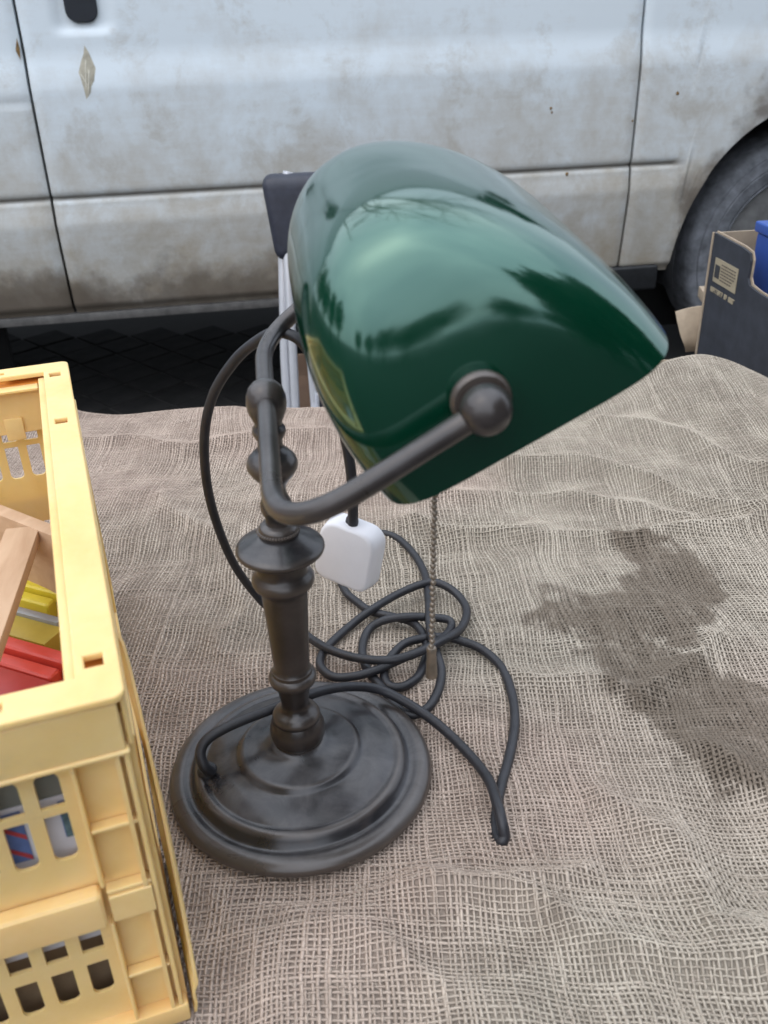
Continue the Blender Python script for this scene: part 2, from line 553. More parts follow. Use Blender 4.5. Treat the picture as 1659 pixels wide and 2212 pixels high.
def mat_sack(name, darker=1.0):
    m = Mat(name)
    a = m.n.new('ShaderNodeAttribute'); a.attribute_name = 'fibre'
    sep = m.n.new('ShaderNodeSeparateColor'); m.l.new(a.outputs['Color'], sep.inputs[0])
    k = darker
    tone = m.ramp(sep.outputs['Green'], [(0.1, (0.305 * k, 0.256 * k, 0.217 * k)), (0.9, (0.53 * k, 0.462 * k, 0.398 * k))])
    pink = m.ramp(sep.outputs['Blue'], [(0.2, (0.985, 1.0, 0.95)), (0.8, (1.045, 0.965, 0.93))])
    mu = m.n.new('ShaderNodeMix'); mu.data_type = 'RGBA'; mu.blend_type = 'MULTIPLY'
    mu.inputs['Factor'].default_value = 1
    m.l.new(tone, mu.inputs[6]); m.l.new(pink, mu.inputs[7])
    col = m.mix(m.math('MULTIPLY', sep.outputs['Red'], 0.84), mu.outputs[2], (0.135 * k, 0.106 * k, 0.080 * k))
    m.out(col, 'Base Color')
    m.set(Roughness=0.95)
    m.b.inputs['Specular IOR Level'].default_value = 0.1
    m.bump(m.noise(1400, 3, 0.7), 0.5, 0.0004)
    return m.m

cloth = tag(empty('sacking_cloth', (0, 0.64, 0)), 'crumpled brown open-weave sacking cloth with a dark wet stain, covering the table', 'cloth')
wv = build_weave(); xf(wv, Matrix.Translation((0, -0.64, 0)))
tag(link('weave', wv, mat_sack('sacking_yarn'), cloth), kind='stuff')
def build_fuzz(n=26000):
    # loose fibres standing off the yarns
    u = rng.uniform(-.60, .64, n); v = rng.uniform(.22, 1.22, n)
    X, Y, Z = drape(u, v)
    a = rng.uniform(0, 2 * math.pi, n); L = rng.uniform(.004, .012, n); k = rng.normal(0, 1.1, n)
    hh = rng.uniform(.0002, .0016, n); w = rng.uniform(.00007, .00013, n)
    A = np.zeros((n, 4, 2, 3))
    px, py = X.copy(), Y.copy()
    for i in range(4):
        t = i / 3
        aa = a + k * t
        A[:, i, 0] = np.stack([px - np.sin(aa) * w, py + np.cos(aa) * w, Z + .0008 + hh * math.sin(math.pi * t * .85)], -1)
        A[:, i, 1] = np.stack([px + np.sin(aa) * w, py - np.cos(aa) * w, Z + .0008 + hh * math.sin(math.pi * t * .85)], -1)
        px = px + np.cos(aa) * L / 3; py = py + np.sin(aa) * L / 3
    idx = np.arange(n * 8).reshape(n, 4, 2)
    Q = np.stack([idx[:, :-1, 0], idx[:, :-1, 1], idx[:, 1:, 1], idx[:, 1:, 0]], -1)
    A[..., 1] -= 0.64
    me = quads('loose_fibres', A, Q)
    st = stain(u, v)
    C = np.stack([st, rng.uniform(.4, 1, n), np.full(n, .5), np.ones(n)], -1)
    at = me.color_attributes.new('fibre', 'FLOAT_COLOR', 'POINT')
    at.data.foreach_set('color', np.repeat(C, 8, 0).astype(np.float32).ravel())
    return me
tag(link('loose_fibres', build_fuzz(), mat_sack('sacking_fibre', 1.1), cloth), kind='stuff')
def build_lining():
    us = np.linspace(EDGE_X0 - .04, EDGE_X1 + .04, 300); vs = np.linspace(EDGE_N - .05, EDGE_Y + .09, 240)
    U, V = np.meshgrid(us, vs, indexing='ij')
    X, Y, Z = drape(U, V)
    hang = (V > EDGE_Y)
    A = np.stack([X, Y - 0.64 - hang * .002, Z - 0.0015], -1)
    idx = np.arange(U.size).reshape(U.shape)
    Q = np.stack([idx[:-1, :-1], idx[1:, :-1], idx[1:, 1:], idx[:-1, 1:]], -1)
    me = quads('under_layer', A, Q)
    st = stain(U, V)
    C = np.stack([st, np.clip(.5 + .3 * fbm(U * 30, V * 30, 3), 0, 1), np.clip(0.5 + 0.5 * fbm(U * 4, V * 4 + 3, 2) - 1.2 * (U - .1), 0, 1), np.ones_like(st)], -1)
    at = me.color_attributes.new('fibre', 'FLOAT_COLOR', 'POINT')
    at.data.foreach_set('color', C.astype(np.float32).ravel())
    return me
link('under_layer', build_lining(), mat_sack('sacking_under', 0.74), cloth)

# ------------------------------------------------------------------ the van
VAN_YAW = R(9)
van = tag(empty('white_van', (0, 2.42, Z0), VAN_YAW), 'dirty white panel van with grimy sills, parked behind the table', 'van')
VZ = -Z0                                         # local z of the table level
ARCH_C, ARCH_R = 1.245, 0.405
def van_off(z, x):
    """depth of the side skin (local y, positive = into the van); z measured from table level"""
    pz = [-.30, -.19, -.172, -.165, -.10, .0, .045, .075, .085, .30, .345, .365, .405, .424, .432, .60, .8, 1.2, 1.5]
    po = [.05, .045, .040, .026, .016, .004, .000, .004, .006, .004, .004, .007, .0145, .0165, .0165, .020, .044, .14, .24]
    o = np.interp(z, pz, po)
    gm = np.clip((0.83 - x) / 0.03, 0, 1)
    o = o + gm * 0.010 * np.exp(-((z - .107) / .0055) ** 2)
    o = o + np.where((x < -.786), 0.007 * np.exp(-((z - .320) / .0035) ** 2), 0)
    hm = np.clip((0.068 - abs(x + .645)) / .022, 0, 1) * np.clip((z - .452) / .020, 0, 1) * np.clip((.66 - z) / .02, 0, 1)
    o = o + 0.011 * hm * hm * (3 - 2 * hm)
    # shallow dents
    o = o + 0.0016 * fbm(x * 2.3 + 4, z * 2.6, 2)
    return o
def zbot(x):
    d = ARCH_R ** 2 - (x - ARCH_C) ** 2
    arch = -0.15 + math.sqrt(d) if d > 0 else -9
    d2 = ARCH_R ** 2 - (x + 1.50) ** 2
    arch2 = -0.15 + math.sqrt(d2) if d2 > 0 else -9
    return max(-0.185, arch, arch2)
def panel(name, x0, x1, ztop=1.02, open_bottom=True):
    nx = max(8, int((x1 - x0) / 0.012)); nz = 150
    xs = np.linspace(x0, x1, nx)
    V = np.zeros((nx, nz, 3))
    for i, x in enumerate(xs):
        b = zbot(x)
        t = np.linspace(0, 1, nz)
        z = b + (ztop - b) * t
        V[i, :, 0] = x; V[i, :, 2] = z + VZ
        V[i, :, 1] = van_off(z, np.full(nz, x))
    # rolled edges along seams
    for i, d in ((0, .006), (1, .0008), (nx - 1, .006), (nx - 2, .0008)):
        V[i, :, 1] += d
    V2 = V.copy(); V2[..., 1] += 0.035
    n = nx * nz
    allv = np.concatenate([V.reshape(-1, 3), V2.reshape(-1, 3)])
    idx = np.arange(n).reshape(nx, nz)
    Q = [np.stack([idx[:-1, :-1], idx[1:, :-1], idx[1:, 1:], idx[:-1, 1:]], -1).reshape(-1, 4)]
    for e, fl in ((idx[:, 0], False), (idx[-1, :], False), (idx[::-1, -1], False), (idx[::-1, 0] * 0 + idx[::-1, 0], None), (idx[0, ::-1], False)):
        if fl is None: continue
        Q.append(np.stack([e[:-1], e[:-1] + n, e[1:] + n, e[1:]], -1))
    me = quads(name, allv, np.concatenate(Q))
    me.set_sharp_from_angle(angle=R(55))
    return me

def mat_van():
    m = Mat('dirty_white_paint')
    p = m.xyz()
    z = m.math('SUBTRACT', p['Z'], VZ)
    n1 = m.noise(3.6, 9, 0.68, 0.25)
    n2 = m.noise(13, 7, 0.7, 0.1, (1, 1, 0.7))
    n3 = m.noise(60, 5, 0.7, 0.0, (0.12, 1, 1))
    low = m.math('MULTIPLY_ADD', z, -1.75, 0.58)                          # dirt grows downwards
    d = m.math('ADD', m.math('MULTIPLY', n1, 1.05), m.math('MULTIPLY', n2, 0.62))
    d = m.math('ADD', d, m.math('MULTIPLY', n3, 0.26))
    d = m.math('ADD', d, m.math('MULTIPLY', low, 0.62))
    film = m.ramp(m.math('MULTIPLY', d, 0.5), [(0.41, 0.0), (0.50, 0.22), (0.58, 0.46), (0.76, 0.95)])
    clean = (0.69, 0.76, 0.805)
    c1 = m.mix(film, clean, (0.41, 0.36, 0.285))
    sm = m.ramp(m.math('ADD', m.noise(6.5, 10, 0.74, 0.3), m.math('MULTIPLY', low, 0.10)), [(0.52, 0.0), (0.62, 0.30), (0.74, 0.5)])
    c1 = m.mix(sm, c1, (0.33, 0.275, 0.195))
    # heavy road grime at the sill and round the wheel arch
    ax = m.math('SUBTRACT', p['X'], ARCH_C); az = m.math('ADD', z, 0.15)
    rr = m.math('SQRT', m.math('ADD', m.math('MULTIPLY', ax, ax), m.math('MULTIPLY', az, az)))
    near = m.math('MULTIPLY_ADD', rr, -4.5, 2.30)
    sill = m.math('MULTIPLY_ADD', z, -5.6, -0.02)
    left = m.math('MULTIPLY_ADD', p['X'], -0.55, -0.35)
    sill = m.math('ADD', sill, left)
    n4 = m.noise(3.4, 9, 0.62, 0.1)
    hv = m.math('ADD', m.math('MAXIMUM', near, sill), m.math('MULTIPLY', m.math('SUBTRACT', n4, 0.5), 3.0))
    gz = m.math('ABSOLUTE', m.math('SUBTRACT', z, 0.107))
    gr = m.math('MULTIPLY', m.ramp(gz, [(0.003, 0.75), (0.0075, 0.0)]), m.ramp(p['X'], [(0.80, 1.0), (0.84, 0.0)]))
    c1 = m.mix(gr, c1, (0.12, 0.105, 0.085))  # dark brown line along the body groove
    heavy = m.ramp(hv, [(0.20, 0.0), (0.62, 0.75), (0.95, 0.93)])
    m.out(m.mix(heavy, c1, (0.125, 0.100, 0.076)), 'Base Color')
    rg = m.math('ADD', m.math('MULTIPLY', film, 0.25), 0.55)
    m.out(m.math('ADD', rg, m.math('MULTIPLY', heavy, 0.2)), 'Roughness')
    m.b.inputs['Specular IOR Level'].default_value = 0.4
    m.bump(n3, 0.06, 0.001)
    return m.m
M_VAN = mat_van()
M_BLACKP = simple('black_trim', (0.012, 0.013, 0.015), 0.55, scale=40, var=0.4, bump=0.2)
M_DARK = simple('underbody_black', (0.006, 0.006, 0.006), 0.9)
M_TYRE = simple('dusty_tyre', (0.17, 0.18, 0.20), 0.85, scale=25, var=0.45, bump=0.4, bscale=90, bdist=0.002)
M_STEEL = simple('wheel_steel', (0.30, 0.30, 0.30), 0.45, 0.6, scale=20, var=0.3)
M_VGLASS = simple('tinted_window', (0.01, 0.012, 0.014), 0.06, var=0.05)
G = 0.0035
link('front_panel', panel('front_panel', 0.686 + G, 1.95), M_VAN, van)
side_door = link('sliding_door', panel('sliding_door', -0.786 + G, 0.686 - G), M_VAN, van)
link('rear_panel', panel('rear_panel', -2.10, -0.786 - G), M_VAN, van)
# upper side with windows, roof, ends and floor (above the picture, but the van is whole)
link('upper_side', bxm('upper_side', [((-2.10, -.79), (.145, .18), (VZ + 1.022, VZ + 1.46))], 0.02, 3), M_VAN, van)
link('upper_side', bxm('upper_side', [((-.782, .682), (.145, .18), (VZ + 1.022, VZ + 1.46))], 0.02, 3), M_VAN, van)
link('window', bxm('window', [((.72, 1.20), (.15, .165), (VZ + 1.03, VZ + 1.40))], 0.01, 2), M_VGLASS, van)
link('gutter', bxm('gutter', [((-2.10, 1.05), (.13, .16), (VZ + 1.462, VZ + 1.475))], 0.003), M_BLACKP, van)
link('roof', bxm('roof', [((-2.09, 1.02), (.165, 1.68), (VZ + 1.462, VZ + 1.53))], 0.02, 3), M_VAN, van)
link('end_wall', bxm('end_wall', [((-2.13, -2.102), (.05, 1.72), (VZ - .15, VZ + 1.48))], 0.006), M_VAN, van)
link('bonnet', bxm('bonnet', [((1.25, 2.4), (.10, 1.70), (VZ + .50, VZ + .62))], 0.04, 3), M_VAN, van)
link('front_bumper', bxm('front_bumper', [((1.96, 2.42), (.04, 1.72), (VZ - .18, VZ + .49))], 0.05, 3), M_VAN, van)
link('far_side', bxm('far_side', [((-2.10, 1.95), (1.70, 1.74), (VZ - .16, VZ + 1.44))], 0.006), M_VAN, van)
link('windscreen', pmesh('windscreen', [(1.95, .22, VZ + .63), (1.95, 1.62, VZ + .63), (1.03, 1.60, VZ + 1.44), (1.03, .30, VZ + 1.44), (1.97, .22, VZ + .63), (1.97, 1.62, VZ + .63), (1.05, 1.60, VZ + 1.44), (1.05, .30, VZ + 1.44)], [(0, 1, 2, 3), (7, 6, 5, 4), (0, 4, 5, 1), (1, 5, 6, 2), (2, 6, 7, 3), (3, 7, 4, 0)], False), M_VGLASS, van)
link('floor_pan', bxm('floor_pan', [((-1.04, .79), (.10, 1.68), (VZ - .20, VZ - .10)), ((-1.04, .79), (.05, .10), (VZ - .20, VZ - .05)), ((1.70, 2.3), (.08, 1.68), (VZ - .20, VZ - .10)), ((-2.05, 1.9), (.37, .41), (VZ - .12, VZ + 1.0))], 0.004), M_DARK, van)
for x in (.60, -.87):
    link('seam_lining', bxm('seam_lining', [((x, x + .17), (.045, .075), (VZ - .15, VZ + .95))]), M_DARK, van)
# black sill moulding in front of the wheel, bent lip
link('sill_trim', bxm('sill_trim', [((.40, .80), (.012, .060), (VZ - .232, VZ - .162))], 0.012, 3), M_BLACKP, van)
link('sill_rail', bxm('sill_rail', [((-1.04, .40), (.030, .060), (VZ - .205, VZ - .183))], 0.004), simple('sill_rail_paint', (.10, .095, .09), .6, var=.4), van)
# wheel arch liner: half tube
def arch_liner(cx):
    v, f = [], []
    n = 40
    for k in range(n + 1):
        a = R(-12) + R(204) * k / n
        for y, rr in ((.012, ARCH_R - .004), (.03, ARCH_R + .006), (.34, ARCH_R + .02)):
            v.append((cx + rr * math.cos(a), y + .004, VZ - .15 + rr * math.sin(a)))
    for k in range(n):
        for q in range(2):
            f.append((k * 3 + q, k * 3 + q + 1, k * 3 + q + 4, k * 3 + q + 3))
    return pmesh('arch_liner', v, f)
for cx in (ARCH_C, -1.50):
    link('arch_liner', arch_liner(cx), M_BLACKP, van)
    link('arch_back', bxm('arch_back', [((cx - .46, cx + .46), (.33, .36), (VZ - .45, VZ + .30))]), M_DARK, van)
    w = link('wheel', lathe('wheel', [(.215, -.08), (.216, -.06), (.205, -.055), (.15, -.03), (.10, -.045), (.055, -.06), (.04, -.062), (0.0005, -.062)], 48), M_STEEL, van, (cx, .185, .325), (R(-90), 0, 0))
    w.rotation_euler = (R(-90), 0, 0)
    tp = [(.212, -.085), (.222, -.100), (.2255, -.097), (.232, -.104), (.262, -.110), (.264, -.107), (.268, -.109), (.292, -.104), (.294, -.099), (.308, -.096), (.316, -.088), (.323, -.074)]
    tp2 = tp + [(r, -z) for r, z in tp[::-1]]
    ty = lathe('tyre', tp2 + [(.205, .06), (.205, -.06), (.212, -.085)], 72, 35, False)
    link('tyre', ty, M_TYRE, w, (0, 0, 0), (0, 0, 0))
    for k in range(5):
        a = k * 2 * math.pi / 5
        link('wheel_nut', lathe('wheel_nut', [(.011, -.02), (.011, .0), (.008, .004)], 6), M_STEEL, w, (.075 * math.cos(a), .075 * math.sin(a), -.045), (R(180), 0, 0))
# door handle in its cup, at the top of the picture
def conform(name, outline, lift, mat, parent, n=14):
    """thin patch lying on the side skin, outline as (x, z) pairs, fanned from its middle"""
    P = np.array(outline); c = P.mean(0)
    v = []; f = []
    m = len(P)
    for k in range(n + 1):
        Q = c + (P - c) * (k / n)
        y = van_off(Q[:, 1], Q[:, 0]) - lift * (1 - 0.9 * (k / n) ** 4)
        v += [(q[0], yy, q[1] + VZ) for q, yy in zip(Q, y)]
    for k in range(n):
        for i in range(m):
            j = (i + 1) % m
            f.append((k * m + i, (k + 1) * m + i, (k + 1) * m + j, k * m + j))
    return link(name, pmesh(name, v, f), mat, parent)
hx, hz = -0.645, 0.545
cup_ = plate('handle_cup', rrect(hx - .033, hx + .033, hz - .066, hz + .075, .02, .024), [], .010, .002)
link('handle_cup', xf(cup_, Matrix.Translation((0, .0275, VZ)) @ Matrix.Rotation(R(90), 4, 'X')), simple('handle_black', (.012, .016, .024), .35), side_door)
link('handle_grip', bxm('handle_grip', [((hx - .022, hx + .022), (.009, .020), (hz - .01 + VZ, hz + .070 + VZ))], 0.005, 3), M_BLACKP, side_door)
# peeled tape mark and chips of rust
M_PEEL = simple('tape_residue', (.42, .39, .31), .7, scale=70, var=.25)
M_RUST = simple('rust_chip', (.20, .12, .045), .9, scale=200, var=.5)
conform('tape_mark', [(-.650, .432), (-.642, .415), (-.633, .385), (-.640, .360), (-.652, .335), (-.664, .322), (-.666, .345), (-.672, .378), (-.663, .400), (-.655, .415)], .0012, M_PEEL, side_door)
for k, (a, b) in enumerate((((-.668, .375), (-.655, .350)), ((-.652, .405), (-.660, .345)), ((-.648, .385), (-.657, .330)))):
    conform('tape_thread', [(a[0] - .0012, a[1]), (a[0] + .0012, a[1]), (b[0] + .0012, b[1]), (b[0] - .0012, b[1])], .0030, simple('tape_pale', (.62, .60, .52), .6), side_door, 6)
conform('rust_chip', [(-.800, .430), (-.793, .452), (-.791, .43), (-.794, .408), (-.800, .425)], .0012, M_RUST, van, 6)
for x, z, s in ((.455, .255, .004), (.458, .245, .003), (.79, .275, .005), (.688 - .012, .215, .003), (.51, .095, .005)):
    conform('rust_chip', [(x + s * math.cos(t) * random.uniform(.7, 1.2), z + s * math.sin(t) * random.uniform(.7, 1.3)) for t in np.linspace(0, 6.28, 9)[:-1]], .001, M_RUST, van, 3)

# ------------------------------------------------------------------ banker's lamp
lamp = tag(empty('desk_lamp', (LB[0], LB[1], 0)), "banker's desk lamp with green glass shade and dark bronze turned stem", 'lamp')
base_prof = [(.0925, -.001), (.0930, .0025), (.0965, .0030), (.0979, .0055), (.0965, .0090), (.0930, .0118), (.0885, .0128), (.0850, .0118), (.0825, .0108),
             (.0805, .0120), (.0785, .0160), (.0765, .0188), (.0740, .0200), (.0715, .0196), (.0700, .0190), (.0685, .0198), (.062, .0222), (.054, .0242), (.0475, .0252),
             (.0455, .0262), (.0440, .0285), (.0420, .0298), (.0395, .0300), (.032, .0312), (.026, .0330), (.0215, .0352), (.0192, .0372)]
link('base', lathe('base', base_prof, 128, 60), M_BRONZE, lamp)
stem = [(.0182, .0330), (.0184, .0370), (.0178, .0382), (.0188, .0396), (.0197, .0420), (.0201, .0460), (.0197, .0500), (.0182, .0545), (.0170, .0566), (.0173, .0578), (.0172, .0600), (.0158, .0622), (.0140, .0640), (.0118, .0655), (.0100, .0680),
        (.0099, .0720), (.0108, .0790), (.0119, .0860), (.0124, .0885), (.0146, .0896), (.0162, .0912), (.0168, .0935), (.0168, .0955), (.0160, .0972), (.0142, .0984), (.0138, .0998), (.0140, .1010), (.0128, .1022),
        (.0124, .1050), (.0128, .1100), (.0141, .140), (.0153, .163), (.0157, .1685), (.0166, .1698), (.0178, .1708), (.0197, .1728), (.0208, .1755), (.0208, .1778), (.0196, .1802), (.0176, .1820), (.0166, .1838), (.0166, .1900), (.0170, .1945)]
link('stem', lathe('stem', stem, 64, 38), M_BRONZED, lamp)
disc = [(.0160, .1932), (.0215, .1948), (.0262, .1968), (.0284, .1988), (.0290, .2002), (.0289, .2014), (.0281, .2026), (.0250, .2045), (.0200, .2072), (.0158, .2096), (.0130, .2115)]
link('drip_disc', lathe('drip_disc', disc, 80, 50), M_BRONZE, lamp)
kn = lathe('knurled_collar', [(.0122, .2105), (.0128, .2120), (.0128, .2155), (.0120, .2172), (.0095, .2190)], 64, 40)
link('knurled_collar', kn, M_BRONZE, lamp)
bead = lathe('collar_bead', [(.0002, -.0013), (.0009, -.0009), (.0013, 0), (.0009, .0009), (.0002, .0013)], 8)
bead.materials.append(M_BRONZE)
for k in range(44):
    a = 2 * math.pi * k / 44
    link('collar_bead', bead, None, lamp, (.0130 * math.cos(a), .0130 * math.sin(a), .2138))
upper = [(.0078, .2180), (.0078, .2240), (.0092, .2270), (.0102, .2305), (.0098, .2345), (.0082, .2380), (.0070, .2420), (.0074, .2460), (.0098, .2500), (.0135, .2545), (.0157, .2585), (.0160, .2615), (.0145, .2655), (.0112, .2690), (.0084, .2715),
         (.0076, .2740), (.0078, .2775), (.0092, .2800), (.0104, .2825), (.0100, .2850), (.0086, .2870), (.0084, .2890), (.0098, .2920), (.0116, .2965), (.0122, .3010), (.0118, .3060), (.0102, .3105), (.0070, .3140), (.0030, .3158), (.0005, .3162)]
link('upper_stem', lathe('upper_stem', upper, 56, 50), M_BRONZE, lamp)
# yoke
ORG = np.array([LB[0], LB[1], 0.0])
AX = np.array([-0.11680, 0.99134, 0.05996]); WD = np.array([0.87274, 0.07364, 0.48259]); NN = np.array([-0.47400, -0.10870, 0.87379])
PIV_N = np.array([.04521, .36527, .35392]); PIV_F = np.array([.01525, .61958, .36930])
top = np.array([LB[0], LB[1], .304])
sN = float((PIV_N - top) @ AX); sF = float((PIV_F - top) @ AX)
yoke = fillet([PIV_N - ORG, top + AX * sN - ORG, top + AX * sF - ORG, PIV_F - ORG], 0.050, 12)
# sample straight runs too
yk = []
for p, q in zip(yoke[:-1], yoke[1:]):
    n = max(1, int(np.linalg.norm(q - p) / .01))
    for k in range(n): yk.append(p + (q - p) * k / n)
yk.append(yoke[-1])
link('yoke_arm', tube('yoke_arm', yk, 0.0056, 18), M_BRONZE, lamp)
def sph(name, r, n=32):
    return lathe(name, [(max(r * math.cos(a), .0003), r * math.sin(a)) for a in np.linspace(-math.pi / 2, math.pi / 2, n // 2)], n, 60)
for P, d in ((PIV_N, 1), (PIV_F, -1)):
    link('pivot_ball', sph('pivot_ball', .0116), M_BRONZE, lamp, P - ORG)
    q = Vector(AX * d).to_track_quat('Z', 'Y')
    cap = lathe('pivot_cap', [(.0125, .007), (.0138, .0085), (.0140, .0105), (.0128, .0125), (.0110, .0150), (.009, .022)], 40, 40)
    o = link('pivot_cap', cap, M_BRONZE, lamp, P - ORG); o.rotation_mode = 'QUATERNION'; o.rotation_quaternion = q
# shade
SC = np.array([.0571, .4971, .3363]); SA, SB, SH = .1143, .0798, .1184
eA, eB, n1_, n2_, sk = .3565, .9446, 6.5, 3.0, -.0206
def shade_mesh(name, inset=0.0, nu=160, nv=46):
    v, f = [], []
    t = np.linspace(0, 2 * math.pi, nu, endpoint=False)
    ph = np.linspace(0, 1, nv) ** 0.9 * (math.pi / 2)
    for p in ph:
        c, s = max(math.cos(p), 1e-4), math.sin(p)
        e = n1_ + (n2_ - n1_) * s
        ct, st = np.cos(t), np.sin(t)
        X = np.sign(ct) * abs(ct) ** (2 / e); Y = np.sign(st) * abs(st) ** (2 / e)
        P = (SC - ORG)[None] + ((SA - inset) * c ** eA * X)[:, None] * AX + ((SB - inset) * c ** eB * Y + sk * s)[:, None] * WD + ((SH - inset) * s) * NN
        v.append(P)
    V = np.concatenate(v)
    idx = np.arange(len(V)).reshape(nv, nu)
    for k in range(nv - 1):
        a, b = idx[k], idx[k + 1]
        for i in range(nu):
            j = (i + 1) % nu
            f.append((a[i], b[i], b[j], a[j]))
    return V, f, idx
Vo, fo, io = shade_mesh('shade')
Vi, fi, ii = shade_mesh('shade', 0.0032)
me = pmesh('shade', Vo, [q[::-1] for q in fo] + [tuple(io[-1])], True, None)
shd = link('shade', me, M_GLASS, lamp)
no = len(Vi)
rimq = []
Vl = np.concatenate([Vi, Vo[io[0]]])
for i in range(len(io[0])):
    j = (i + 1) % len(io[0])
    rimq.append((ii[0][i], ii[0][j], no + j, no + i))
link('shade_lining', pmesh('shade_lining', Vl, fi + [tuple(ii[-1][::-1])] + rimq, True, 50), M_OPAL, shd)
# bulb holder, bulb and pull chain under the shade
CH = np.array([.030, .462, .255])
hold = np.array([.0265, .50, .347])
link('bulb_holder', tube('bulb_holder', [hold + AX * .075 - ORG, hold + AX * .07 - ORG, hold + AX * .03 - ORG, hold + AX * .022 - ORG], [.010, .017, .017, .013], 24), M_BRASS, lamp)
link('bulb', tube('bulb', [hold + AX * s - ORG for s in (.024, .012, .0, -.02, -.05, -.075, -.088, -.094)], [.010, .013, .0155, .0158, .0158, .0150, .010, .002], 20), M_OPAL, lamp)
wire = link('pull_chain', tube('pull_chain', [np.array([.0305, .462, z]) + np.array([-.0035 * (.33 - z) / .2, 0, 0]) - ORG for z in np.linspace(.335, .150, 20)], .0005, 6), M_BRASS, lamp)
cb = sph('chain_bead', .0020, 10); cb.materials.append(M_CHAIN)
for k, z in enumerate(np.arange(.325, .1515, -.0040)):
    link('chain_bead', cb, None, wire, np.array([.0305 - .0035 * (.33 - z) / .2 + .0003 * math.sin(k * 1.7), .462, z]) - ORG)
link('chain_pull', lathe('chain_pull', [(.0022, .0), (.0036, .0012), (.0038, .003), (.0034, .012), (.0030, .021), (.0034, .0225), (.0028, .0245), (.0014, .0252)], 20), M_CHAIN, wire, np.array([.0273, .462, .1275]) - ORG)
# cord entry grommet on the base
link('cord_grommet', lathe('cord_grommet', [(.0075, .0), (.0075, .003), (.0060, .0055), (.0046, .006)], 20), M_CORD, lamp, (-.0665, -.0150, .0185))

